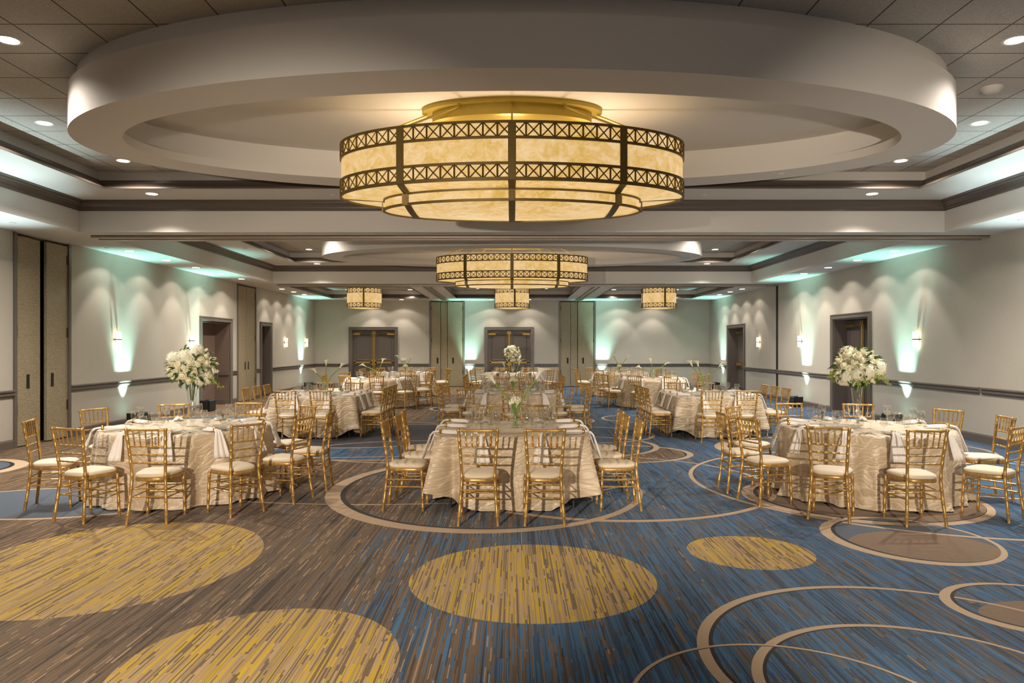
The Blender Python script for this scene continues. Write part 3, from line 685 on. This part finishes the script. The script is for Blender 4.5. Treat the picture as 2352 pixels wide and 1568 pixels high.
def place_chair(x, y, fx, fy, label, group):
    rz = math.atan2(-fx, fy)
    if not chair_used[0]:
        chair_used[0] = True; chair0.location = (x, y, 0); chair0.rotation_euler = (0, 0, rz); tag(chair0, label, 'chair', group); return
    dup(chair0, ctree, (x, y, 0), rz, label, 'chair', group)

# ------------------------------------------------------------------ tableware prototypes
def mk_wine():
    r = empty('wine_glass')
    MB().lathe([(.009, .093), (.026, .105), (.040, .132), (.0455, .160), (.0445, .188), (.038, .222), (.0365, .222), (.043, .188), (.044, .160), (.0385, .133), (.024, .107), (.004, .098)], 18).build('bowl', M['glass'], r, True)
    MB().tube([(0, 0, .004), (0, 0, .03), (0, 0, .08), (0, 0, .095)], [.006, .0035, .0035, .010], 8).build('stem', M['glass'], r, True)
    MB().lathe([(.036, 0), (.036, .002), (.012, .005), (.004, .008)], 16, cap0=True).build('foot', M['glass'], r, True); return r
def mk_goblet():
    r = empty('water_goblet')
    MB().lathe([(.010, .045), (.030, .055), (.042, .085), (.043, .115), (.037, .148), (.0355, .148), (.0412, .115), (.040, .086), (.028, .058), (.004, .050)], 16).build('bowl', M['glass'], r, True)
    MB().tube([(0, 0, .004), (0, 0, .03), (0, 0, .048)], [.009, .006, .011], 8).build('stem', M['glass'], r, True)
    MB().lathe([(.034, 0), (.034, .003), (.012, .006), (.006, .009)], 16, cap0=True).build('foot', M['glass'], r, True); return r
def mk_napkin():
    """local +y points out over the table edge (y=0 is the edge), z=0 is the table top"""
    path = [(-.29, .022, .055), (-.25, .026, .062), (-.20, .028, .055), (-.12, .030, .038), (-.07, .032, .018), (-.045, .032, .017), (-.02, .030, .024), (.018, .022, .030), (.042, -.005, .038), (.056, -.05, .049), (.074, -.10, .060), (.094, -.16, .070), (.112, -.21, .078), (.124, -.25, .082)]
    nu = 20; L = []
    for i, (y, z, w) in enumerate(path):
        row = []
        nxt = path[min(i+1, len(path)-1)]; prv = path[max(i-1, 0)]
        ty, tz = nxt[0]-prv[0], nxt[1]-prv[1]; l = math.hypot(ty, tz); ny, nz = -tz/l, ty/l
        if nz < -.2: ny, nz = -ny, -nz
        for k in range(nu):
            u = k/(nu-1)*2-1; a = .007*cos(u*pi*2.6+i*.12)*(1 if abs(y+.05) > .04 else .5) + (.010*(1-u*u) if y < 0 else .004)
            row.append((u*w, y+ny*a+.004*ny, z+nz*a-(.012*(abs(u)**2) if y < -.06 else 0)+.002*sin(i*1.7+k)))
        L.append(row)
    o = MB().loops(L, False).build('napkin', M['napkin'], None, True)
    md = o.modifiers.new('thick', 'SOLIDIFY'); md.thickness = .006; md.offset = 0
    L = []
    for j in range(9):
        t = 2*pi*j/8; L.append([(cos(q)*(.022+.004*cos(t)), -.055+.013*sin(t), .034+sin(q)*(.022+.004*cos(t))) for q in [2*pi*k/20 for k in range(20)]])
    MB().loops(L).build('napkin_ring', M['ring'], o, True); return o
def flat(name, outline_, th, m, parent=None):
    mb = MB(); mb.loops([[(x, y, z) for x, y in outline_] for z in (.0, th)], True, True, True); return mb.build(name, m, parent)
def mk_fork():
    r = empty('fork'); flat('handle', [(-.007, -.10), (.007, -.10), (.004, .02), (.011, .045), (.011, .055), (-.011, .055), (-.011, .045), (-.004, .02)], .0025, M['steel'], r)
    mb = MB()
    for k in range(4): x = -.0095+k*.0063; mb.box(x-.0018, x+.0018, .055, .095, 0, .003)
    mb.build('tines', M['steel'], r); return r
def mk_knife():
    r = empty('knife'); flat('handle', [(-.007, -.11), (.007, -.11), (.006, .0), (-.006, .0)], .005, M['steel'], r)
    flat('blade', [(-.006, 0), (.006, 0), (.009, .05), (.006, .105), (-.004, .115), (-.006, .09)], .002, M['steel'], r); return r
def mk_spoon():
    r = empty('spoon'); flat('handle', [(-.006, -.10), (.006, -.10), (.003, .04), (-.003, .04)], .003, M['steel'], r)
    MB().lathe([(.019, .004), (.021, .005), (.016, .001), (.008, -.0)], 14, 0, .062, cap1=True).build('spoon_bowl', M['steel'], r); return r
PRO = {}
for n, f in (('wine_glass', mk_wine), ('water_goblet', mk_goblet), ('napkin', mk_napkin), ('fork', mk_fork), ('knife', mk_knife), ('spoon', mk_spoon)):
    p = f(); PRO[n] = [p, reg(p), False]
def put(kind, loc, rz, label, cat, group):
    p = PRO[kind]
    if not p[2]:
        p[2] = True; p[0].location = loc; p[0].rotation_euler = (0, 0, rz); tag(p[0], label, cat, group); return
    dup(p[0], p[1], loc, rz, label, cat, group)

# ------------------------------------------------------------------ tablecloths and tables
ZT = .765
def cloth_round(x, y, R, nu, nv, seed):
    rnd = random.Random(seed); ph = [rnd.uniform(0, 2*pi) for _ in range(5)]; nf = rnd.choice((15, 17, 16))
    mb = MB(); uv = []
    rings = [(R*f, 0) for f in (.0001, .25, .5, .75, .93, .985)]
    V = []; UVv = []
    def edge(t, s):
        fold = .6*cos(nf*t+ph[0]+.8*sin(2*t+ph[1]))+.35*cos((nf//2)*t+ph[2])+.2*cos((nf*2+1)*t+ph[3])
        s2 = s**.8
        r = R+.012*min(1, s*12)+s2*(.060+.074*fold)
        if s > .86: r += (s-.86)*.28*(1+.5*cos(5*t+ph[4]))
        z = ZT-.750*s + (.012*max(0, cos(7*t+ph[1])) if s > .95 else 0)
        return r, max(.010, z)
    for r, _ in rings: V.append([(r*cos(2*pi*k/nu), r*sin(2*pi*k/nu), ZT) for k in range(nu)]); UVv.append([(r*cos(2*pi*k/nu), r*sin(2*pi*k/nu)) for k in range(nu)])
    for j in range(nv+1):
        s = j/nv; row = []; ur = []
        for k in range(nu):
            t = 2*pi*k/nu; r, z = edge(t, s) if j else (R+.0, ZT-.004); row.append((r*cos(t), r*sin(t), z)); ur.append((t*R, 3+s*.76))
        V.append(row); UVv.append(ur)
    return finish_cloth(V, UVv, nu, len(rings), R)
def finish_cloth(V, U, nu, ntop, R):
    mb = MB(); mb.loops(V, True, True, False); uv = []
    for i in range(len(V)-1):
        for k in range(nu):
            k2 = (k+1) % nu
            for a, b in ((i, k), (i, k2), (i+1, k2), (i+1, k)):
                u = U[a][b]
                if i >= ntop-1 and a < ntop: t = 2*pi*b/nu; u = (t*R, 3)
                if i >= ntop-1 and k2 == 0 and b == 0: u = (u[0]+2*pi*R, u[1])
                uv.append(u)
    for k in range(nu): uv.append((0, 0))
    mb.uv = uv; return mb
def cloth_square(x, y, h, nu, nv, seed, Rc=1.66):
    rnd = random.Random(seed); ph = [rnd.uniform(0, 2*pi) for _ in range(8)]
    V = []; U = []
    def E(t, s=1):
        c, q = cos(t), sin(t); n = 14; r = h/((abs(c)**n+abs(q)**n)**(1/n)); return r
    for f in (.0001, .25, .5, .75, .93, .99):
        V.append([(E(2*pi*k/nu)*f*cos(2*pi*k/nu), E(2*pi*k/nu)*f*sin(2*pi*k/nu), ZT) for k in range(nu)]); U.append([(p[0], p[1]) for p in V[-1]])
    for j in range(nv+1):
        s = j/nv; row = []; ur = []
        for k in range(nu):
            t = 2*pi*k/nu; e = E(t); c, q = cos(t), sin(t)
            pc = ((t-pi/4) % (pi/2)); pc = min(pc, pi/2-pc)        # angle from the nearest corner
            ci = int(((t) // (pi/2)) % 4)
            drop = min(.752, Rc-e); z = ZT-drop*s
            cone = math.exp(-(pc/.06)**2); val = math.exp(-((pc-.135)/.038)**2)
            # base point slides along the flat face normal
            nx, ny = (math.copysign(1, c), 0) if abs(c) > abs(q) else (0, math.copysign(1, q))
            ux, uy = (math.copysign(.7071, c), math.copysign(.7071, q))
            flat_ = (.012+.035*s+.016*s*cos(13*t+ph[0])+.010*s*cos(22*t+ph[1]))*(1-cone)
            off = flat_-.13*(s**.6)*val
            px = e*c+nx*off+ux*cone*(.012+.19*s); py = e*q+ny*off+uy*cone*(.012+.19*s)
            zz = z if j else ZT-.004
            row.append((px, py, max(.012, zz+(.01*cos(19*t+ph[5])*s if s > .9 else 0)))); ur.append((t*h*1.15, 3+s*drop))
        V.append(row); U.append(ur)
    return finish_cloth(V, U, nu, 6, h*1.15)
def table(kind, x, y, size, tn, hi, seed):
    """folding table under its cloth"""
    r = empty('banquet_table', (x, y, 0)); tag(r, 'folding banquet table under the champagne cloth, %s' % tn, 'table', 'banquet tables under cloths')
    if kind == 'round': MB().lathe([(.01, .735), (size-.01, .735), (size, .74), (size, .757), (size-.01, .76), (.01, .76)], 48, cap0=True, cap1=True).build('tabletop', M['wood'], r)
    else: MB().box(-size, size, -size, size, .735, .76).build('tabletop', M['wood'], r)
    d = size*.66 if kind == 'round' else size*.80
    for sx in (-1, 1):
        for sy in (-1, 1): MB().tube([(sx*d, sy*d, .735), (sx*d, sy*d, 0)], .016, 8).build('leg', M['leg'], r)
    mb = (cloth_round if kind == 'round' else cloth_square)(x, y, size, 420 if hi == 2 else 150 if hi else 96, 22 if hi else 12, seed)
    o = mb.build('tablecloth', M['cloth'], None, True, (x, y, .0))
    tag(o, 'crinkled champagne satin tablecloth on the %s' % tn, 'tablecloth', 'champagne tablecloths')

def phrase(i, seats):
    def side(s):
        rx, ry = s[0], s[1]
        if ry < -.6 and abs(rx) < abs(ry)*1.25: return 'near'
        if ry > .6 and abs(rx) < abs(ry)*1.25: return 'far'
        return 'left' if rx < 0 else 'right'
    sd = [side(s) for s in seats]; me = sd[i]; grp = [j for j in range(len(seats)) if sd[j] == me]
    grp.sort(key=lambda j: seats[j][0] if me in ('near', 'far') else seats[j][1]); k = grp.index(i); n = len(grp)
    if me in ('near', 'far'):
        nm = {1: ['middle'], 2: ['left', 'right'], 3: ['left', 'middle', 'right'], 4: ['leftmost', 'second from left', 'second from right', 'rightmost']}.get(n)
        return '%s, %s side' % (nm[k] if nm else 'number %d from left' % (k+1), me)
    nm = {1: ['middle'], 2: ['nearer', 'farther'], 3: ['nearest', 'middle', 'farthest'], 4: ['nearest', 'second nearest', 'second farthest', 'farthest']}.get(n)
    return '%s, %s side' % (nm[k] if nm else 'number %d' % (k+1), me)
def setting(tx, ty, kind, size, seats, tn, level):
    """seats: (rel x, rel y of the chair, facing x, facing y)"""
    for i, (rx, ry, fx, fy) in enumerate(seats):
        ph = phrase(i, seats)
        place_chair(tx+rx, ty+ry, fx, fy, 'gold bamboo-style chair, %s, %s' % (ph, tn), 'gold chairs around the banquet tables')
        if kind == 'round':
            l = math.hypot(rx, ry); nx, ny = rx/l, ry/l; ex, ey = nx*size, ny*size
        else:
            if abs(rx) > abs(ry)*1.0 and abs(rx) > size+.1: nx, ny = math.copysign(1, rx), 0; ex, ey = nx*size, max(-size+.12, min(size-.12, ry))
            else: nx, ny = 0, math.copysign(1, ry); ex, ey = max(-size+.12, min(size-.12, rx)), ny*size
        px, py = -ny, nx                      # tangent
        rz = math.atan2(-nx, ny)
        def at(out, side): return (tx+ex+nx*out+px*side, ty+ey+ny*out+py*side, ZT+.001)
        z3 = lambda p, dz=0: (p[0], p[1], p[2]+dz)
        put('napkin', z3(at(0, 0), .0), rz+(.12 if (i % 3 == 0) else -.08 if i % 3 == 1 else 0), 'white napkin in a gold ring, %s, %s' % (ph, tn), 'napkin', 'white napkins in gold rings')
        if kind == 'round': wp, gp = (-.36, .17), (-.45, .05)
        else:
            along = (rx if nx == 0 else ry); tdir = px if nx == 0 else py; sg = -math.copysign(1, along)*math.copysign(1, tdir) if abs(along) > .1 else 1
            wp, gp = (-.37, .15*sg), (-.46, .07*sg)
        put('wine_glass', at(*wp), 0, 'stemmed wine glass, %s, %s' % (ph, tn), 'wine glass', 'wine glasses')
        if level >= 1: put('water_goblet', at(*gp), 0, 'short-stemmed water goblet, %s, %s' % (ph, tn), 'goblet', 'water goblets')
        if level >= 2:
            put('fork', at(-.16, -.16), rz+pi, 'polished dinner fork, %s, %s' % (ph, tn), 'fork', 'dinner forks')
            put('knife', at(-.16, .13), rz+pi, 'polished dinner knife, %s, %s' % (ph, tn), 'knife', 'dinner knives')
            put('spoon', at(-.16, .17), rz+pi, 'polished soup spoon, %s, %s' % (ph, tn), 'spoon', 'soup spoons')
def round_seats(n, R, start, jit, seed):
    rnd = random.Random(seed); out = []
    for k in range(n):
        t = start+2*pi*k/n+rnd.uniform(-jit, jit); out.append((R*cos(t), R*sin(t), -cos(t+rnd.uniform(-.1, .1)), -sin(t+rnd.uniform(-.1, .1))))
    return out
def sq_seats(h, near=2, seed=0):
    d = h+.27; out = []
    for x in ((-.31, .31) if near == 2 else (-.6, 0, .6)): out += [(x, -d-.09, 0, 1)]
    for x in (-.31, .31): out += [(x, d, 0, -1)]
    for y in (-.58, 0, .58): out += [(-d, y, 1, 0), (d, y, -1, 0)]
    return out
def from_abs(tx, ty, L): return [(x-tx, y-ty, fx, fy) for x, y, fx, fy in L]
def unit(x, y): l = math.hypot(x, y); return x/l, y/l
TN = {}
# front row, chairs placed one by one
t1 = (-3.80, 8.40); L = [(-4.20, 7.14, .3, .95), (-3.49, 7.08, -.03, 1), (-2.86, 7.40, -.80, .60), (-2.52, 7.97, -.95, .28), (-2.42, 8.60, -1, -.05), (-2.86, 9.28, -.66, -.75), (-3.66, 9.72, -.05, -1), (-4.46, 9.50, .45, -.9), (-5.02, 8.92, .93, -.38), (-4.88, 7.69, .95, .30)]
T = [('round', t1, .915, from_abs(*t1, L), 'front left round table', 2)]
t3 = (4.10, 8.35); L = [(2.78, 7.86, .93, .33), (2.72, 8.48, 1, 0), (3.05, 9.15, .72, -.68), (3.19, 7.18, .5, .87), (3.90, 6.99, 0, 1), (4.79, 7.20, -.58, .81), (5.27, 8.06, -.97, .15), (5.17, 8.78, -.88, -.40), (4.62, 9.54, -.35, -.93), (3.84, 9.64, .12, -.99)]
T.append(('round', t3, .915, from_abs(*t3, L), 'front right round table', 2))
t2 = (0, 8.22); L = [(-.32, 7.02, 0, 1), (.31, 7.02, .0, 1), (-1.10, 7.60, 1, 0), (-1.06, 8.2, 1, 0), (-1.08, 8.78, 1, .05), (1.10, 7.60, -1, 0), (1.06, 8.2, -1, 0), (1.08, 8.76, -1, 0), (-.32, 9.34, 0, -1), (.30, 9.34, 0, -1)]
T.append(('square', t2, .81, from_abs(*t2, L), 'front middle square table', 2))
T.append(('square', (-3.70, 14.1), .80, sq_seats(.80), 'second row left square table', 1))
T.append(('round', (.05, 14.45), .915, round_seats(10, 1.31, -pi/2, .05, 3), 'second row middle table', 1))
T.append(('square', (3.85, 14.1), .80, sq_seats(.80), 'second row right square table', 1))
T.append(('round', (-3.82, 20.5), .915, round_seats(10, 1.32, -pi/2+.2, .06, 4), 'third row left table', 0))
T.append(('square', (.05, 19.35), .80, sq_seats(.80), 'third row middle table', 0))
T.append(('round', (4.0, 20.5), .915, round_seats(10, 1.32, -pi/2+.1, .06, 5), 'third row right table', 0))
T.append(('round', (-3.68, 24.9), .915, round_seats(10, 1.32, -pi/2+.1, .06, 6), 'back row left table', 0))
T.append(('round', (.02, 24.6), .915, round_seats(10, 1.32, -pi/2+.3, .06, 8), 'back row middle table', 0))
T.append(('round', (3.75, 25.0), .915, round_seats(10, 1.32, -pi/2, .06, 9), 'back row right table', 0))
for i, (kind, (x, y), size, seats, tn, lv) in enumerate(T):
    table(kind, x, y, size, tn, lv, 20+i); setting(x, y, kind, size, seats, tn, lv)

# ------------------------------------------------------------------ flowers
def rose_mesh(R, seed):
    rnd = random.Random(seed); mb = MB()
    for layer, (n, rad, h, tilt) in enumerate(((3, .22, .55, .1), (4, .42, .55, .35), (5, .64, .42, .7), (6, .86, .25, 1.1))):
        for k in range(n):
            t0 = 2*pi*k/n+layer*.6+rnd.uniform(-.15, .15); wd = 2.6/n+.25; L = []
            for i in range(4):
                v = i/3; row = []
                for j in range(5):
                    u = j/4*2-1; t = t0+u*wd; r = R*(rad*(.35+.65*v)+.10*v*v*(1 if layer > 1 else 0)); z = R*(h*v*(1-.25*u*u)+.35-.28*layer*(1) + (.10*v if layer < 2 else -.02*v))
                    row.append((r*cos(t), r*sin(t), z))
                L.append(row)
            mb.loops(L, False)
    mb.lathe([(R*.75, -R*.25), (R*.6, R*.15), (R*.2, R*.5)], 10, cap0=True, cap1=True)
    return mb
def hyd_mesh(R, seed):
    rnd = random.Random(seed); mb = MB(); n = 70
    for i in range(n):
        z = 1-1.75*(i+.5)/n; rr = math.sqrt(max(0, 1-z*z)); t = i*2.39996; N = Vector((rr*cos(t), rr*sin(t), z)); c = N*R*rnd.uniform(.88, 1.05)
        a = N.orthogonal().normalized(); b = N.cross(a); th = rnd.uniform(0, pi); s = R*.17
        for q in range(4):
            d = a*cos(th+q*pi/2)+b*sin(th+q*pi/2); e = N.cross(d)
            mb.quad(c, c+d*s*.7+e*s*.45+N*s*.15, c+d*s*1.25+N*s*.1, c+d*s*.7-e*s*.45+N*s*.15)
    mb.lathe([(R*.5, -R*.7), (R*.86, -R*.2), (R*.86, R*.3), (R*.5, R*.72)], 12, cap0=True, cap1=True)
    return mb
def leaf_geo(mb, p, d, ln, w, up):
    d = d.normalized(); s = d.cross(up).normalized(); u = s.cross(d).normalized()
    c0, c1, c2, c3 = p, p+d*ln*.35+u*ln*.06, p+d*ln*.7+u*ln*.04, p+d*ln-u*ln*.08
    mb.loops([[c0-s*w*.1, c0-u*.002, c0+s*w*.1], [c1-s*w+u*.01, c1-u*w*.2, c1+s*w+u*.01], [c2-s*w*.75+u*.008, c2-u*w*.2, c2+s*w*.75+u*.008], [c3-s*.001, c3, c3+s*.001]], False)
rose_me = [rose_mesh(.052, k).build('rose', M['petal'], None, True) for k in range(2)]
hyd_me = hyd_mesh(.078, 1).build('hydrangea', M['petal2'], None, False)
def tall_piece(x, y, label, group, zc=1.46, ra=.235, rb=.20, droop=1, seed=1, zbase=ZT, round_=False):
    rnd = random.Random(seed); r = empty('flower_centrepiece', (x, y, zbase)); tag(r, label, 'flower arrangement', group); h = zc-rb*.75-zbase
    top = .085; MB().lathe([(.075, 0), (.075, .004), (.03, .012), (.028, .05), (.034, .12), (.045, h*.5), (.065, h*.85), (top, h), (top-.004, h), (.061, h*.85), (.041, h*.5), (.029, .13), (.005, .06)], 24, cap0=True).build('glass_vase', M['glass'], r, True)
    cr = MB()
    for k in range(26):
        z = h*.2+k*h*.03; cr.lathe([(.001, z-.006), (.007, z), (.001, z+.006)], 5, .018*sin(k*.9)+.02, .015*cos(k*.8))
    cr.build('crystal_strand', mat_crystal, r)
    st = MB()
    for k in range(5): a = k*1.3; st.tube([(.012*cos(a), .012*sin(a), h*.55), (.04*cos(a), .04*sin(a), h), (.1*cos(a), .1*sin(a), h+.06)], .004, 5)
    st.build('stems', M['leaf'], r)
    cz = zc-zbase; n = 58; fo = MB(); fo2 = MB()
    for i in range(n):
        z = 1-1.86*(i+.5)/n; rr = math.sqrt(max(0, 1-z*z)); t = i*2.39996+seed; N = Vector((rr*cos(t), rr*sin(t), z)); j = rnd.uniform(.9, 1.06)
        p = Vector((N.x*ra*j, N.y*ra*j, cz+N.z*rb*j)); src = hyd_me if i % 5 == 2 else rose_me[i % 2]; sc = rnd.uniform(.85, 1.15)
        if i % 9 == 4: continue
        o = src.copy(); C.objects.link(o); o.parent = r; o.location = p if src is not hyd_me else p*1 ; o.rotation_euler = (N+Vector((rnd.uniform(-.3, .3), rnd.uniform(-.3, .3), rnd.uniform(-.2, .3)))).to_track_quat('Z', 'Y').to_euler(); o.scale = (sc, sc, sc)
    for i in range(130):
        N = Vector((rnd.gauss(0, 1), rnd.gauss(0, 1), rnd.gauss(-.1, .9))).normalized(); p = Vector((N.x*ra*.92, N.y*ra*.92, cz+N.z*rb*.92))
        leaf_geo(fo, p, N+Vector((rnd.uniform(-.7, .7), rnd.uniform(-.7, .7), rnd.uniform(-.7, .4))), rnd.uniform(.07, .13), .018, Vector((0, 0, 1))+N*.3)
    for i in range(int(9*droop)):
        a = rnd.uniform(0, 2*pi); p = Vector((cos(a)*ra*.8, sin(a)*ra*.8, cz-rb*rnd.uniform(.1, .7))); d = Vector((cos(a), sin(a), rnd.uniform(-1.3, .25))).normalized()
        ln = rnd.uniform(.10, .20); fo2.tube([p, p+d*ln*.6, p+d*ln+Vector((0, 0, -.02))], .002, 4)
        for k in range(9):
            q = p+d*ln*(.3+k*.085); leaf_geo(fo2, q, d*.5+Vector((rnd.uniform(-1, 1), rnd.uniform(-1, 1), rnd.uniform(-.8, .6))), rnd.uniform(.025, .045), .009, Vector((0, 0, 1)))
    fo.build('foliage', M['leaf'], r)
    if droop: fo2.build('trailing_spray', M['leaf2'], r)
mat_crystal = simple('crystal_beads', (.9, .92, .95), .08, .6)
tall_piece(-3.74, 8.40, 'tall glass vase of white roses and hydrangeas on the front left table', 'tall rose centrepieces', seed=1)
tall_piece(4.08, 8.50, 'tall glass vase of white roses with trailing greenery on the front right table', 'tall rose centrepieces', zc=1.45, seed=4, droop=2)
tall_piece(.02, 24.5, 'tall glass vase with a round ball of white flowers on the back middle table', 'tall rose centrepieces', zc=1.44, ra=.25, rb=.25, seed=6, droop=0)
for o in rose_me+[hyd_me]: bpy.data.objects.remove(o)

def calla_bloom(d, up, size):
    """spathe funnel in local +z"""
    mb = MB(); nu, nv = 18, 8; L = []
    for j in range(nv+1):
        v = j/nv; row = []
        for k in range(nu+1):
            u = k/nu; t = 2*pi*u*1.06; tip = (1+cos(t-pi))/2
            r = size*(.07+.10*v+.30*v**4*(.7+.6*tip)); z = size*(v*(.95)+(.42*tip**2-.12)*v**3)
            row.append((r*cos(t)*(1+.35*v**4*tip), r*sin(t), z))
        L.append(row)
    return mb.loops(L, False)
def calla_piece(x, y, blooms, label, cluster=False, vh=.20, vr=.052, bs=.10):
    r = empty('calla_centrepiece', (x, y, ZT)); tag(r, label, 'flower arrangement', 'calla lily centrepieces')
    MB().lathe([(vr, 0), (vr*1.02, .01), (vr*.95, vh*.5), (vr*1.05, vh), (vr*1.0, vh), (vr*.90, vh*.5), (vr*.9, .015), (.004, .013)], 20, cap0=True).build('glass_vase', M['glass'], r, True)
    for k, (bx, bz) in enumerate(blooms):
        dx, dz = bx-x, bz-ZT; s0 = -math.copysign(.025, dx) if dx else 0
        dz -= bs*.55; dx -= math.copysign(bs*.35, dx); P = [Vector((s0, .01*(k-1), .02)), Vector((dx*.08, .01*(k-1), vh*.8)), Vector((dx*.42, .0, vh+(dz-vh)*.46)), Vector((dx*.76, 0, vh+(dz-vh)*.78)), Vector((dx, 0, dz))]
        Q = []
        for i in range(len(P)-1):
            p0 = P[max(0, i-1)]; p1 = P[i]; p2 = P[i+1]; p3 = P[min(len(P)-1, i+2)]
            for q in range(4):
                t = q/4; Q.append(.5*((2*p1)+(-p0+p2)*t+(2*p0-5*p1+4*p2-p3)*t*t+(-p0+3*p1-3*p2+p3)*t**3))
        Q.append(P[-1]); sr = .0075 if bs < .12 else .009
        MB().tube(Q, [sr]*(len(Q)-1)+[sr*1.2], 7).build('calla_stem', M['stem'], r, True)
        d = (Q[-1]-Q[-3]).normalized(); o = calla_bloom(d, None, bs).build('calla_bloom', M['calla'], r, True); o.location = Q[-1]-d*.005
        za = (d+Vector((0, 0, .35))).normalized(); xa = Vector((-math.copysign(1, dx if dx else 1), 0, .0)); ya = za.cross(xa).normalized(); xa = ya.cross(za)
        o.rotation_euler = Matrix((xa, ya, za)).transposed().to_euler()
        md = o.modifiers.new('thick', 'SOLIDIFY'); md.thickness = .002
        MB().tube([(0, 0, bs*.1), (0, 0, bs*.7)], .006*bs/.1, 6).build('spadix', M['spadix'], o)
    if cluster:
        rnd = random.Random(3)
        for k in range(13):
            t = k*2.4; q = math.sqrt((k+.5)/13); p = (q*.075*cos(t), q*.06*sin(t), vh+.075+.045*(1-q*q)); o = MB()
            for j in range(5):
                a0 = 2*pi*j/5; L = []
                for i in range(4):
                    v = i/3; L.append([((.010+.016*sin(v*2.3))*cos(a0+u*.85*(1-.6*v)), (.010+.016*sin(v*2.3))*sin(a0+u*.85*(1-.6*v)), .055*v) for u in (-1, -.33, .33, 1)])
                o.loops(L, False)
            o = o.build('tulip_bloom', M['petal'], r, True); o.location = (p[0], p[1], p[2]-.03); o.rotation_euler = (-p[1]*7, p[0]*7, t)
        st = MB()
        for k in range(9): t = k*2.4; st.tube([(-.03*cos(t), -.03*sin(t), .02), (.03*cos(t), .02*sin(t), vh), (.05*cos(t), .04*sin(t), vh+.06)], .005, 6)
        st.build('tulip_stems', M['stem'], r)
calla_piece(.04, 8.25, [(-.25, 1.36), (.335, 1.41)], 'glass vase with white tulips and two large callas on the front middle table', True, .215, .055, .155)
calla_piece(-3.67, 14.1, [(-3.88, 1.24), (-3.69, 1.39), (-3.34, 1.34)], 'glass vase of three callas on the second row left table', bs=.12)
calla_piece(.02, 14.45, [(-.19, 1.36), (.18, 1.39)], 'small vase of two callas over white blooms on the second row middle table', True, .17, .045, .12)
calla_piece(3.80, 14.2, [(3.52, 1.38), (3.64, 1.37), (4.14, 1.37)], 'glass vase of three callas on the second row right table', bs=.13)
calla_piece(-3.82, 20.5, [(-4.22, 1.20), (-3.66, 1.31)], 'glass vase of two callas on the third row left table', bs=.14)
calla_piece(4.03, 20.5, [(3.64, 1.15), (3.92, 1.31), (4.40, 1.24)], 'glass vase of three callas on the third row right table', bs=.13)
calla_piece(-3.70, 24.9, [(-3.98, 1.36), (-3.46, 1.36)], 'glass vase of two callas over white blooms on the back left table', True, .17, .045, .12)
calla_piece(3.73, 25.0, [(3.50, 1.42), (4.04, 1.35)], 'glass vase of two callas over white blooms on the back right table', True, .17, .045, .12)
